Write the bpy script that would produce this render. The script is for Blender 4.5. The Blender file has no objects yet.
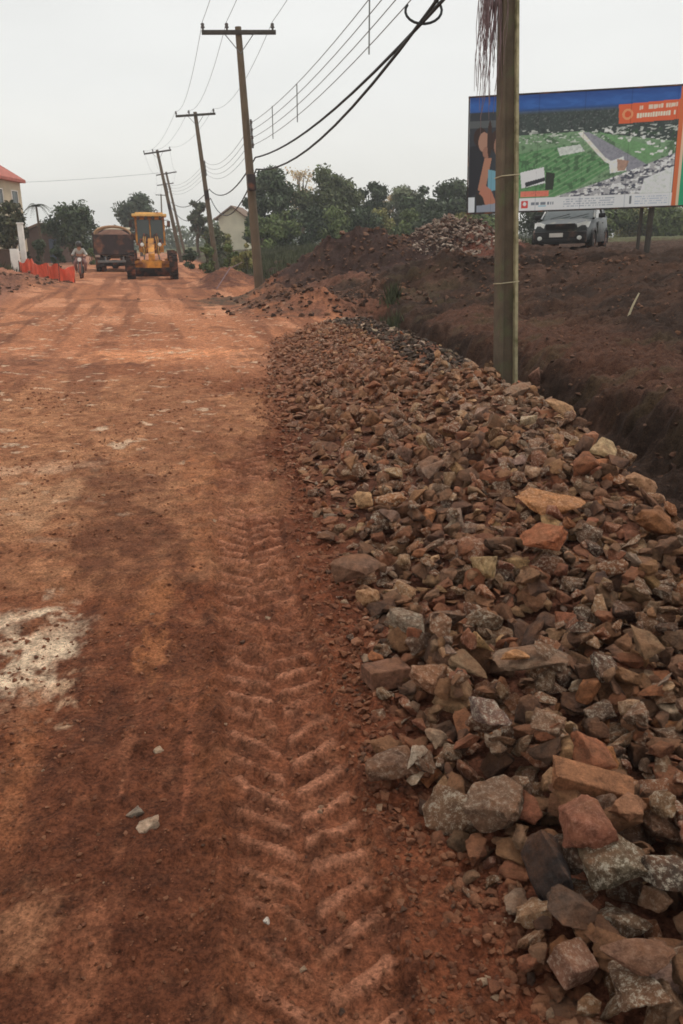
import bpy, bmesh, math, random
import numpy as np
from mathutils import Vector, Matrix, Euler
random.seed(7)
R = math.radians
scene = bpy.context.scene
COL = scene.collection
CAMZ = 1.6
HAZE = 0.0011
PITCH = R(18.7)
FPX = 796.0
CP, SP = math.cos(PITCH), math.sin(PITCH)

# ------------------------------------------------------------------ helpers
def lin(c):
    c = c / 255.0
    return c / 12.92 if c <= 0.04045 else ((c + 0.055) / 1.055) ** 2.4
def A(r, g, b, k=1.3):
    return tuple(min(0.85, lin(v) * k) for v in (r, g, b))
def sstep(a, b, x):
    t = np.clip((x - a) / (b - a), 0, 1)
    return t * t * (3 - 2 * t)
def hash2(ix, iy, seed):
    h = (ix.astype(np.int64) * 374761393 + iy.astype(np.int64) * 668265263 + seed * 974711) & 0xFFFFFFFF
    h = ((h ^ (h >> 13)) * 1274126177) & 0xFFFFFFFF
    h = (h ^ (h >> 16)) & 0xFFFFFFFF
    return h.astype(np.float64) / 4294967295.0
def vnoise(x, y, seed=0):
    x = np.asarray(x, float); y = np.asarray(y, float)
    ix = np.floor(x); iy = np.floor(y); fx = x - ix; fy = y - iy
    fx = fx * fx * (3 - 2 * fx); fy = fy * fy * (3 - 2 * fy)
    a = hash2(ix, iy, seed); b = hash2(ix + 1, iy, seed); c = hash2(ix, iy + 1, seed); d = hash2(ix + 1, iy + 1, seed)
    return (a * (1 - fx) + b * fx) * (1 - fy) + (c * (1 - fx) + d * fx) * fy
def fbm(x, y, seed=0, octv=4, gain=0.5):
    s = 0; a = 1; t = 0
    for o in range(octv):
        s = s + a * vnoise(x * 2 ** o + o * 17.3, y * 2 ** o - o * 9.1, seed + o); t += a; a *= gain
    return s / t
def ray_plane(px, py, z=0.0):
    """where the view line through a photo point meets the height z"""
    v = (512 - py) / FPX
    h = CAMZ - z
    Y = (h * CP + v * h * SP) / (SP - v * CP)
    d = Y * CP + h * SP
    return (px - 341.5) / FPX * d, Y, d
def at_d(px, py, d):
    v = (512 - py) / FPX
    return Vector(((px - 341.5) / FPX * d, d * (CP + v * SP), CAMZ + d * (-SP + v * CP)))

def tag(o, label=None, cat=None, group=None, kind=None):
    if label: o['label'] = label
    if cat: o['category'] = cat
    if group: o['group'] = group
    if kind: o['kind'] = kind
    return o
def empty(name, loc=(0, 0, 0), rz=0.0, label=None, cat=None, group=None):
    o = bpy.data.objects.new(name, None); COL.objects.link(o)
    o.location = loc; o.rotation_euler = (0, 0, rz); o.empty_display_size = 0.2
    return tag(o, label, cat, group)
def copy_tree(o, parent=None):
    c = o.copy(); COL.objects.link(c)
    if parent is not None:
        c.parent = parent
    for ch in list(o.children):
        copy_tree(ch, c)
    return c
def np_mesh(name, V, F, mat, parent=None, smooth=False, tint=None, nsides=None):
    me = bpy.data.meshes.new(name)
    V = np.asarray(V, np.float32)
    if isinstance(F, np.ndarray):
        n, k = F.shape
        me.vertices.add(len(V)); me.vertices.foreach_set('co', V.ravel())
        me.loops.add(n * k); me.loops.foreach_set('vertex_index', F.astype(np.int32).ravel())
        me.polygons.add(n); me.polygons.foreach_set('loop_start', np.arange(0, n * k, k, dtype=np.int32))
        me.update(calc_edges=True)
    else:
        me.from_pydata([tuple(map(float, v)) for v in V], [], F)
        me.update()
    if smooth:
        me.polygons.foreach_set('use_smooth', np.ones(len(me.polygons), bool))
    if tint is not None:
        ca = me.color_attributes.new('tint', 'FLOAT_COLOR', 'POINT')
        t = np.ones((len(V), 4), np.float32); t[:, :3] = np.asarray(tint)
        ca.data.foreach_set('color', t.ravel())
    if mat: me.materials.append(mat)
    o = bpy.data.objects.new(name, me); COL.objects.link(o)
    if parent is not None: o.parent = parent
    return o

class MB:
    def __init__(s): s.V = []; s.F = []; s.T = []
    def add(s, verts, faces, M=None):
        b = len(s.V)
        for v in verts:
            v = Vector(v)
            s.V.append(tuple(M @ v) if M is not None else tuple(v))
        s.F += [tuple(i + b for i in f) for f in faces]
        return s
    def box(s, c, d, rot=None, taper=1.0):
        x, y, z = d[0] / 2, d[1] / 2, d[2] / 2
        vs = [(-x, -y, -z), (x, -y, -z), (x, y, -z), (-x, y, -z)] + [(-x * taper, -y * taper, z), (x * taper, -y * taper, z), (x * taper, y * taper, z), (-x * taper, y * taper, z)]
        M = Matrix.Translation(c) @ (Euler(rot).to_matrix().to_4x4() if rot else Matrix.Identity(4))
        return s.add(vs, [(0, 3, 2, 1), (4, 5, 6, 7), (0, 1, 5, 4), (1, 2, 6, 5), (2, 3, 7, 6), (3, 0, 4, 7)], M)
    def tube(s, pts, rad, n=8, cap=True):
        pts = [Vector(p) for p in pts]
        if not hasattr(rad, '__len__'): rad = [rad] * len(pts)
        b = len(s.V); up = None
        for i, p in enumerate(pts):
            t = (pts[min(i + 1, len(pts) - 1)] - pts[max(i - 1, 0)])
            t = t.normalized() if t.length > 1e-9 else Vector((0, 0, 1))
            if up is None:
                up = Vector((0, 0, 1)) if abs(t.z) < 0.9 else Vector((1, 0, 0))
            a = t.cross(up).normalized(); bb = a.cross(t).normalized(); up = bb
            for k in range(n):
                th = 2 * math.pi * k / n
                s.V.append(tuple(p + (a * math.cos(th) + bb * math.sin(th)) * rad[i]))
        for i in range(len(pts) - 1):
            for k in range(n):
                k2 = (k + 1) % n
                s.F.append((b + i * n + k, b + i * n + k2, b + (i + 1) * n + k2, b + (i + 1) * n + k))
        if cap:
            s.F.append(tuple(b + k for k in range(n))[::-1])
            s.F.append(tuple(b + (len(pts) - 1) * n + k for k in range(n)))
        return s
    def lathe(s, prof, c, axis='X', n=20):
        """prof: (offset along the axis, radius)"""
        b = len(s.V)
        for (h, r) in prof:
            for k in range(n):
                th = 2 * math.pi * k / n
                if axis == 'X': p = (c[0] + h, c[1] + r * math.cos(th), c[2] + r * math.sin(th))
                elif axis == 'Y': p = (c[0] + r * math.cos(th), c[1] + h, c[2] + r * math.sin(th))
                else: p = (c[0] + r * math.cos(th), c[1] + r * math.sin(th), c[2] + h)
                s.V.append(p)
        m = len(prof)
        for i in range(m - 1):
            for k in range(n):
                k2 = (k + 1) % n
                s.F.append((b + i * n + k, b + i * n + k2, b + (i + 1) * n + k2, b + (i + 1) * n + k))
        s.F.append(tuple(b + k for k in range(n))[::-1]); s.F.append(tuple(b + (m - 1) * n + k for k in range(n)))
        return s
    def prism(s, poly, y0, y1, axis='Y'):
        """poly in (x,z) extruded along y, or in (y,z) along x"""
        n = len(poly)
        vs = []
        for t in (y0, y1):
            for (a, z) in poly:
                vs.append((a, t, z) if axis == 'Y' else ((t, a, z) if axis == 'X' else (a, z, t)))
        fs = [tuple(range(n))[::-1], tuple(range(n, 2 * n))] + [(i, (i + 1) % n, n + (i + 1) % n, n + i) for i in range(n)]
        return s.add(vs, fs)
    def build(s, name, mat, parent=None, bevel=0.0, smooth=False):
        me = bpy.data.meshes.new(name)
        bm = bmesh.new()
        vs = [bm.verts.new(v) for v in s.V]
        for f in s.F:
            try: bm.faces.new([vs[i] for i in f])
            except ValueError: pass
        bmesh.ops.recalc_face_normals(bm, faces=bm.faces)
        if bevel > 0:
            es = [e for e in bm.edges if len(e.link_faces) == 2 and e.calc_face_angle(0) > 0.5]
            bmesh.ops.bevel(bm, geom=es, offset=bevel, segments=2, affect='EDGES', profile=0.6)
        bm.to_mesh(me); bm.free()
        if smooth or bevel > 0:
            for p in me.polygons: p.use_smooth = True
            me.set_sharp_from_angle(angle=R(35))
        me.materials.append(mat)
        o = bpy.data.objects.new(name, me); COL.objects.link(o)
        if parent is not None: o.parent = parent
        return o

# ------------------------------------------------------------------ materials
def mat(name, col=None, rough=0.8, metal=0.0, var=0.25, scale=6.0, bump=0.15, bscale=40.0, spec=0.3,
        dirt=None, dirt_amt=0.0, attr=False, coat=0.0, trans=0.0):
    m = bpy.data.materials.new(name); m.use_nodes = True
    nt = m.node_tree; N = nt.nodes; L = nt.links
    b = N['Principled BSDF']
    b.inputs['Roughness'].default_value = rough; b.inputs['Metallic'].default_value = metal
    b.inputs['Specular IOR Level'].default_value = spec
    b.inputs['Coat Weight'].default_value = coat
    b.inputs['Transmission Weight'].default_value = trans
    tc = N.new('ShaderNodeTexCoord'); tc_out = tc.outputs['Object']
    n1 = N.new('ShaderNodeTexNoise'); n1.inputs['Scale'].default_value = scale; n1.inputs['Detail'].default_value = 6
    L.new(tc_out, n1.inputs['Vector'])
    mr = N.new('ShaderNodeMapRange'); mr.inputs['From Min'].default_value = 0.25; mr.inputs['From Max'].default_value = 0.75
    mr.inputs['To Min'].default_value = 1 - var; mr.inputs['To Max'].default_value = 1 + var
    L.new(n1.outputs['Fac'], mr.inputs['Value'])
    mul = N.new('ShaderNodeVectorMath'); mul.operation = 'SCALE'
    if attr:
        at = N.new('ShaderNodeAttribute'); at.attribute_name = 'tint'; L.new(at.outputs['Color'], mul.inputs[0])
    else:
        mul.inputs[0].default_value = col
    L.new(mr.outputs['Result'], mul.inputs['Scale'])
    out = mul.outputs['Vector']
    if dirt:
        n2 = N.new('ShaderNodeTexNoise'); n2.inputs['Scale'].default_value = scale * 0.6; n2.inputs['Detail'].default_value = 8
        L.new(tc_out, n2.inputs['Vector'])
        r2 = N.new('ShaderNodeMapRange'); r2.inputs['From Min'].default_value = 0.62 - dirt_amt * 0.4; r2.inputs['From Max'].default_value = 0.75 - dirt_amt * 0.3
        L.new(n2.outputs['Fac'], r2.inputs['Value'])
        mx = N.new('ShaderNodeMix'); mx.data_type = 'RGBA'
        L.new(r2.outputs['Result'], mx.inputs['Factor']); L.new(out, mx.inputs['A'])
        mx.inputs['B'].default_value = (*dirt, 1); out = mx.outputs['Result']
    L.new(out, b.inputs['Base Color'])
    if bump > 0:
        n3 = N.new('ShaderNodeTexNoise'); n3.inputs['Scale'].default_value = bscale; n3.inputs['Detail'].default_value = 5
        L.new(tc_out, n3.inputs['Vector'])
        bp = N.new('ShaderNodeBump'); bp.inputs['Strength'].default_value = bump; bp.inputs['Distance'].default_value = 0.02
        L.new(n3.outputs['Fac'], bp.inputs['Height']); L.new(bp.outputs['Normal'], b.inputs['Normal'])
    return m

RED_DUST = A(150, 88, 60)
def ground_mat():
    m = bpy.data.materials.new('laterite_soil'); m.use_nodes = True
    nt = m.node_tree; N = nt.nodes; L = nt.links; b = N['Principled BSDF']
    b.inputs['Roughness'].default_value = 0.92; b.inputs['Specular IOR Level'].default_value = 0.12
    tc = N.new('ShaderNodeTexCoord'); P = tc.outputs['Object']
    at = N.new('ShaderNodeAttribute'); at.attribute_name = 'tint'
    def noise(sc, det=6, dist=0.0, rough=0.6):
        n = N.new('ShaderNodeTexNoise'); n.inputs['Scale'].default_value = sc; n.inputs['Detail'].default_value = det
        n.inputs['Roughness'].default_value = rough; n.inputs['Distortion'].default_value = dist
        L.new(P, n.inputs['Vector']); return n.outputs['Fac']
    def mrange(v, a, c, d, e):
        r = N.new('ShaderNodeMapRange'); L.new(v, r.inputs['Value'])
        for k, x in zip(('From Min', 'From Max', 'To Min', 'To Max'), (a, c, d, e)): r.inputs[k].default_value = x
        return r.outputs['Result']
    n1 = noise(11, 10, 0, .75); n2 = noise(75, 8, 0, .75); n3 = noise(260, 4)
    f = mrange(n1, 0.34, 0.66, 0.58, 1.45)
    g = mrange(n2, 0.36, 0.64, 0.45, 1.6)
    m1 = N.new('ShaderNodeMath'); m1.operation = 'MULTIPLY'; L.new(f, m1.inputs[0]); L.new(g, m1.inputs[1])
    sc = N.new('ShaderNodeVectorMath'); sc.operation = 'SCALE'; L.new(at.outputs['Color'], sc.inputs[0]); L.new(m1.outputs[0], sc.inputs['Scale'])
    # small pale and dark grains pressed in the soil
    v = N.new('ShaderNodeTexVoronoi'); v.inputs['Scale'].default_value = 85; L.new(P, v.inputs['Vector'])
    gr = mrange(v.outputs['Distance'], 0.16, 0.24, 1, 0)
    sel = N.new('ShaderNodeSeparateColor'); L.new(v.outputs['Color'], sel.inputs[0])
    pick = mrange(sel.outputs[0], 0.80, 0.82, 0, 1)
    mm = N.new('ShaderNodeMath'); mm.operation = 'MULTIPLY'; L.new(gr, mm.inputs[0]); L.new(pick, mm.inputs[1])
    grain = N.new('ShaderNodeVectorMath'); grain.operation = 'SCALE'; L.new(at.outputs['Color'], grain.inputs[0])
    L.new(mrange(sel.outputs[1], 0, 1, 0.4, 2.1), grain.inputs['Scale'])
    mx = N.new('ShaderNodeMix'); mx.data_type = 'RGBA'; L.new(mm.outputs[0], mx.inputs['Factor']); L.new(sc.outputs[0], mx.inputs['A']); L.new(grain.outputs[0], mx.inputs['B'])
    L.new(mx.outputs['Result'], b.inputs['Base Color'])
    ad = N.new('ShaderNodeMath'); ad.operation = 'MULTIPLY_ADD'; L.new(n2, ad.inputs[0]); ad.inputs[1].default_value = 1.0; L.new(mm.outputs[0], ad.inputs[2])
    bp0 = N.new('ShaderNodeBump'); bp0.inputs['Strength'].default_value = 0.8; bp0.inputs['Distance'].default_value = 0.010; L.new(ad.outputs[0], bp0.inputs['Height'])
    bp1 = N.new('ShaderNodeBump'); bp1.inputs['Strength'].default_value = 0.5; bp1.inputs['Distance'].default_value = 0.004; L.new(n3, bp1.inputs['Height']); L.new(bp0.outputs['Normal'], bp1.inputs['Normal'])
    bp2 = N.new('ShaderNodeBump'); bp2.inputs['Strength'].default_value = 0.7; bp2.inputs['Distance'].default_value = 0.09; L.new(n1, bp2.inputs['Height']); L.new(bp1.outputs['Normal'], bp2.inputs['Normal'])
    L.new(bp2.outputs['Normal'], b.inputs['Normal'])
    return m
def rock_mat():
    m = bpy.data.materials.new('basalt_rubble'); m.use_nodes = True
    nt = m.node_tree; N = nt.nodes; L = nt.links; b = N['Principled BSDF']
    b.inputs['Roughness'].default_value = 0.82; b.inputs['Specular IOR Level'].default_value = 0.25
    ge = N.new('ShaderNodeNewGeometry'); P = ge.outputs['Position']
    at = N.new('ShaderNodeAttribute'); at.attribute_name = 'tint'
    def noise(sc, det=6, rough=0.6):
        n = N.new('ShaderNodeTexNoise'); n.inputs['Scale'].default_value = sc; n.inputs['Detail'].default_value = det
        n.inputs['Roughness'].default_value = rough; L.new(P, n.inputs['Vector']); return n.outputs['Fac']
    def mrange(v, a, c, d, e):
        r = N.new('ShaderNodeMapRange'); L.new(v, r.inputs['Value'])
        for k, x in zip(('From Min', 'From Max', 'To Min', 'To Max'), (a, c, d, e)): r.inputs[k].default_value = x
        return r.outputs['Result']
    n1 = noise(30, 10, 0.8); n2 = noise(150, 6, 0.7); n3 = noise(11, 6)
    sc = N.new('ShaderNodeVectorMath'); sc.operation = 'SCALE'; L.new(at.outputs['Color'], sc.inputs[0]); L.new(mrange(n1, 0.36, 0.64, 0.38, 1.75), sc.inputs['Scale'])
    # red dust lying on what faces up, in patches
    sn = N.new('ShaderNodeSeparateXYZ'); L.new(ge.outputs['Normal'], sn.inputs[0])
    up = mrange(sn.outputs['Z'], -0.2, 0.95, 0.12, 0.55)
    pt = mrange(n3, 0.38, 0.62, 0.1, 1.0)
    mm = N.new('ShaderNodeMath'); mm.operation = 'MULTIPLY'; L.new(up, mm.inputs[0]); L.new(pt, mm.inputs[1])
    m3 = N.new('ShaderNodeMath'); m3.operation = 'MULTIPLY'; L.new(mm.outputs[0], m3.inputs[0]); L.new(mrange(at.outputs['Alpha'], -1, 0, 0.15, 1), m3.inputs[1])
    mx = N.new('ShaderNodeMix'); mx.data_type = 'RGBA'; L.new(m3.outputs[0], mx.inputs['Factor']); L.new(sc.outputs[0], mx.inputs['A'])
    dust = N.new('ShaderNodeVectorMath'); dust.operation = 'SCALE'; dust.inputs[0].default_value = A(142, 95, 64); L.new(mrange(n2, 0.3, 0.7, 0.6, 1.4), dust.inputs['Scale'])
    L.new(dust.outputs[0], mx.inputs['B'])
    # alpha of the tint holds how speckled with quartz the stone is
    v = N.new('ShaderNodeTexVoronoi'); v.inputs['Scale'].default_value = 75; v.feature = 'SMOOTH_F1'; L.new(P, v.inputs['Vector'])
    nn = noise(60, 8, 0.85)
    q = N.new('ShaderNodeMath'); q.operation = 'MULTIPLY'; L.new(mrange(nn, 0.51, 0.59, 0, .95), q.inputs[0]); L.new(at.outputs['Alpha'], q.inputs[1])
    mq = N.new('ShaderNodeMix'); mq.data_type = 'RGBA'; L.new(q.outputs[0], mq.inputs['Factor']); L.new(mx.outputs['Result'], mq.inputs['A']); mq.inputs['B'].default_value = (0.66, 0.56, 0.42, 1)
    L.new(mq.outputs['Result'], b.inputs['Base Color'])
    bp = N.new('ShaderNodeBump'); bp.inputs['Strength'].default_value = 1.0; bp.inputs['Distance'].default_value = 0.032; L.new(n1, bp.inputs['Height'])
    bp1 = N.new('ShaderNodeBump'); bp1.inputs['Strength'].default_value = 0.5; bp1.inputs['Distance'].default_value = 0.004; L.new(n2, bp1.inputs['Height']); L.new(bp.outputs['Normal'], bp1.inputs['Normal'])
    L.new(bp1.outputs['Normal'], b.inputs['Normal'])
    return m
M_GROUND = ground_mat(); M_ROCK = rock_mat()
M_LEAF = mat('foliage', attr=True, rough=0.7, var=0.3, scale=1.5, bump=0, spec=0.2)
M_BARK = mat('bark', A(80, 66, 52), var=0.35, scale=4, bump=0.6, bscale=12)
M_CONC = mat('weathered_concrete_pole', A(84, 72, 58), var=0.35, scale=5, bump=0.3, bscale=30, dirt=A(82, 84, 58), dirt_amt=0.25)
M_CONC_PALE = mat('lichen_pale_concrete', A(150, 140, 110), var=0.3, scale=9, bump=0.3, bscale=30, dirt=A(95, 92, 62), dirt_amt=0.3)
M_WOODPOLE = mat('weathered_far_pole', A(92, 78, 62), var=0.25, scale=2, bump=0.2)
M_ARM = mat('dark_crossarm_timber', A(62, 56, 50), var=0.3, scale=6, bump=0.2)
M_PORC = mat('porcelain', A(84, 78, 74), rough=0.35, var=0.1, bump=0)
M_STEEL = mat('galvanised_steel', A(110, 110, 108), rough=0.5, metal=0.6, var=0.2, bump=0.05)
M_WIRE = mat('aluminium_conductor', A(125, 127, 127), rough=0.6, var=0.05, bump=0)
M_CABLE = mat('black_cable', A(40, 42, 42), rough=0.6, var=0.1, bump=0)
M_YEL = mat('machine_yellow', A(186, 126, 50), rough=0.6, var=0.3, scale=4, bump=0.05, dirt=A(120, 78, 52), dirt_amt=0.45)
M_YELP = mat('pale_yellow_paint', A(208, 164, 96), rough=0.45, var=0.15, scale=3, bump=0.05, dirt=A(150, 95, 60), dirt_amt=0.1)
M_TYRE = mat('dusty_tyre', A(48, 38, 34), rough=0.9, var=0.3, scale=5, bump=0.4, bscale=20, dirt=A(115, 70, 50), dirt_amt=0.35)
M_DARK = mat('dark_grimy_metal', A(50, 42, 40), rough=0.7, var=0.3, scale=5, bump=0.15, dirt=A(110, 70, 52), dirt_amt=0.25)
M_GLASS = mat('dark_window_glass', A(46, 54, 52), rough=0.12, var=0.15, scale=2, bump=0, spec=0.6)
M_BROWNBODY = mat('dark_brown_tipper_paint', A(54, 42, 41), rough=0.6, var=0.25, scale=3, bump=0.1, dirt=A(120, 80, 60), dirt_amt=0.2)
M_SILVER = mat('silver_car_paint', A(58, 61, 61), rough=0.4, metal=0.1, var=0.08, bump=0, coat=0.0, dirt=A(110, 105, 88), dirt_amt=0.08)
M_BLKPL = mat('black_plastic_cladding', A(42, 40, 40), rough=0.6, var=0.15, bump=0.05, dirt=A(100, 75, 62), dirt_amt=0.12)
M_LENS = mat('headlight_lens', A(215, 215, 205), rough=0.15, var=0.05, bump=0, spec=0.7)
M_WHITE = mat('white_paint', A(205, 200, 192), rough=0.6, var=0.12, scale=3, bump=0.05)
M_CREAM = mat('cream_render', A(188, 182, 160), rough=0.9, var=0.12, scale=1.2, bump=0.1)
M_BEIGE = mat('beige_render', A(170, 158, 135), rough=0.9, var=0.15, scale=1.2, bump=0.1)
M_ROOF = mat('red_clay_roof', A(168, 98, 84, 1.1), rough=0.85, var=0.2, scale=4, bump=0.3)
M_ROOFB = mat('brown_tile_roof', A(105, 84, 68), rough=0.85, var=0.2, scale=4, bump=0.3)
M_BRICK = mat('brown_brick_wall', A(76, 58, 48), rough=0.9, var=0.25, scale=3, bump=0.3)
M_BLUE = mat('slate_blue_door', A(62, 70, 84), rough=0.6, var=0.1)
M_RUST = mat('rusted_steel', A(110, 62, 48), rough=0.8, var=0.3)
M_TWIG = mat('dry_twig', A(112, 92, 92), rough=0.9, var=0.25, scale=12, bump=0)
M_STRAW = mat('bleached_stick', A(170, 158, 130), rough=0.9, var=0.2, scale=12, bump=0.1)
M_POSTER = mat('printed_billboard_sheet', attr=True, rough=0.45, var=0.03, scale=2, bump=0, spec=0.3)

# ------------------------------------------------------------------ terrain
XC_Y = [-6, 0, 4, 7, 8.6, 11.8, 14.5, 17.5, 22, 30, 51, 80, 200, 400]
XC_X = [1.7, 1.7, 1.7, 1.78, 1.62, 1.28, 0.72, 0.1, -1.3, -3.1, -7.9, -14.6, -42, -88]
XL_Y = [-6, 0.9, 1.27, 1.75, 2.05, 2.56, 3.43, 4.57, 6.65, 10.6, 14, 16.5, 18]
XL_X = [0.6, 0.52, 0.46, 0.36, 0.16, 0.12, 0.04, -0.14, -0.46, -1.05, -1.2, -0.7, 0.0]
def Xc(y): return np.interp(y, XC_Y, XC_X)
def Xl(y): return np.interp(y, XL_Y, XL_X)
def track_x(y): return -0.055 - 0.152 * (y - 1.3) + 0.02 * np.sin(y * 1.1)
TRK = 0.2
def bump(x, y, cx, cy, rx, ry, amp, seed, rough=0.35):
    q = ((x - cx) / rx) ** 2 + ((y - cy) / ry) ** 2
    n = fbm(x * 1.6, y * 1.6, seed, 4)
    q = q * (0.75 + 0.6 * n)
    return amp * np.exp(-q * 1.2) * (1 + rough * (n - 0.5) * 2 + (.25 * rough + .06) * (fbm(x * 5, y * 5, seed + 40, 3) - .5) * 2)
def H(x, y):
    x = np.asarray(x, float); y = np.asarray(y, float)
    xc = Xc(y); s = x - xc
    far = sstep(15, 23, y)
    # bank on the right, with the ditch in front of it
    crest = (0.10 + 0.10 * sstep(2.5, 5, y)) * (1 - sstep(15.5, 18, y))
    near = np.interp(s + 0.20 * (fbm(x * 1.3, y * 1.3, 3) - 0.5) * 2 + sstep(.3, .8, s) * 0.22 * (fbm(x * 4.5, y * 4.5, 4, 4) - 0.5) * 2,
                     [-9, 0.0, 0.12, 0.55, 0.9, 1.15, 1.45, 1.9, 3.2, 4.6, 6.6, 8.6, 12, 40],
                     [0, 0, -0.05, -0.34, -0.40, -0.33, 0.06, 0.20, 0.30, 0.62, 1.12, 1.36, 1.45, 2.1])
    farp = np.interp(s + 0.5 * (fbm(x * 0.7, y * 0.7, 5) - 0.5) * 2,
                     [-9, 0.2, 1.2, 2.6, 5.0, 8.0, 12, 40], [0, 0, 0.22, 0.62, 1.05, 1.34, 1.45, 2.1])
    z = near * (1 - far) + farp * far
    pile = sstep(0, 1, (x - Xl(y)) / np.maximum(0.3, (xc - Xl(y)))) * crest
    z = z + pile * (1 - sstep(0.1, 0.5, s)) * (y > 0.2)
    # big soft undulation far away, bank sinks back
    z = np.where(y > 60, z * (1 - 0.35 * sstep(60, 110, y)), z)
    rough = sstep(0.1, 1.2, s)
    z = z + rough * (0.16 * (fbm(x * 1.1, y * 1.1, 11, 5) - 0.5) * 2 * (0.5 + 0.5 * sstep(8, 20, y)) + 0.09 * (fbm(x * 5, y * 5, 13, 5, .6) - 0.5) * 2 + 0.035 * sstep(.52, .72, fbm(x * 11, y * 11, 14, 3)))
    ridge = np.abs(fbm(x * 0.9 + 3, y * 2.2, 15, 4) - 0.5) * 2
    z = z - rough * 0.10 * (1 - sstep(0, 0.18, ridge)) * (s < 9)
    # spoil heaps
    z = z + bump(x, y, -0.7, 26.6, 1.6, 1.5, 0.98, 21, 0.4)
    z = z + bump(x, y, 1.0, 26.4, 1.7, 1.5, 0.84, 22, 0.4)
    z = z + bump(x, y, -2.2, 26.3, 1.0, 1.3, 0.45, 122, 0.4)
    z = z + bump(x, y, 3.7, 27.0, 1.8, 1.3, 1.12, 23, 0.5)
    z = z + bump(x, y, 5.0, 24.4, 1.0, 0.9, 0.45, 24, 0.5)
    z = z + bump(x, y, 1.8, 20.8, 2.4, 1.4, 0.55, 25, 0.5)
    z = z + bump(x, y, -0.35, 19.2, 1.25, 0.7, 0.50, 26, 0.5)
    z = z + bump(x, y, -1.35, 20.9, 1.0, 1.6, 0.50, 27, 0.5)
    z = z + bump(x, y, -0.2, 23.2, 1.5, 1.2, 0.45, 127, 0.5)
    z = z + bump(x, y, -4.6, 33.5, 1.1, 2.8, 0.62, 28, 0.5)
    z = z - bump(x, y, -3.3, 27.3, 0.8, 1.6, 0.30, 29, 0.2)
    wp2 = np.exp(-(((x + 2.85) / .9) ** 2 + ((y - 27.8) / 1.6) ** 2)); z = z * (1 - wp2) - .10 * wp2
    z = z + bump(x, y, -11.9, 29.5, 1.5, 3.2, 0.55, 30, 0.6)
    z = z + bump(x, y, -15.2, 34.0, 2.6, 3.2, 0.75, 31, 0.5)
    # road surface
    road = 1 - sstep(-0.1, 0.5, x - Xl(y) * (y < 18) - xc * (y >= 18))
    z = z + road * (0.045 * (fbm(x * 0.55, y * 0.35, 41, 4) - 0.5) * 2)
    z = z + road * (0.036 * (fbm(x * 3.2, y * 3.2, 43, 5, .6) - 0.5) * 2 * (0.35 + 0.65 * sstep(0.30, 0.6, fbm(x * 0.8, y * 0.8, 44, 3))))
    clod = fbm(x * 14, y * 14, 45, 3)
    z = z + road * 0.010 * (fbm(x * 26, y * 26, 145, 3) - .5) + road * 0.026 * sstep(0.55, 0.8, clod) * (0.4 + 0.6 * sstep(-1.2, -0.3, x - Xl(y)))
    # tyre track with lug prints, and fainter ruts
    tx = track_x(y); u = (x - tx) / TRK
    ontrk = (1 - sstep(0.9, 1.12, np.abs(u))) * (y > 0.5) * (1 - sstep(5.2, 7.5, y))
    z = z - ontrk * 0.018
    z = z + 0.014 * np.exp(-((np.abs(u) - 1.12) / 0.12) ** 2) * (y > 0.5) * (1 - sstep(5.2, 7.5, y))
    per = 0.125
    ph = (y - 0.65 * TRK * np.abs(u) * 1.0 - 0.0) / per + np.where(u > 0, 0.5, 0.0) + 0.9 * (fbm(x * 2.5, y * 2.0, 46, 3) - 0.5)
    lug = sstep(0.27, 0.35, np.abs((ph % 1.0) - 0.5)) * (1 - sstep(0.84, 0.96, np.abs(u))) * sstep(0.03, 0.09, np.abs(u))
    keep = 0.35 + 0.65 * sstep(0.36, 0.56, fbm(x * 2.2, y * 1.6, 47, 3))
    z = z + ontrk * lug * 0.021 * (.4 + .6 * keep) 
    for off, wd, dp in ((-0.62, 0.07, 0.012), (-1.55, 0.18, 0.02), (-3.1, 0.22, 0.02), (-3.6, 0.2, 0.018), (-5.2, 0.25, 0.02)):
        z = z - dp * road * np.exp(-((x - (tx_far(y) + off)) / wd) ** 2) * (0.4 + 0.6 * fbm(x, y * 0.7, 48, 2))
    return z
def tx_far(y): return -0.2 - 0.2 * (y - 1.3)
def H1(x, y): return float(H(np.array([x]), np.array([y]))[0])

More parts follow.
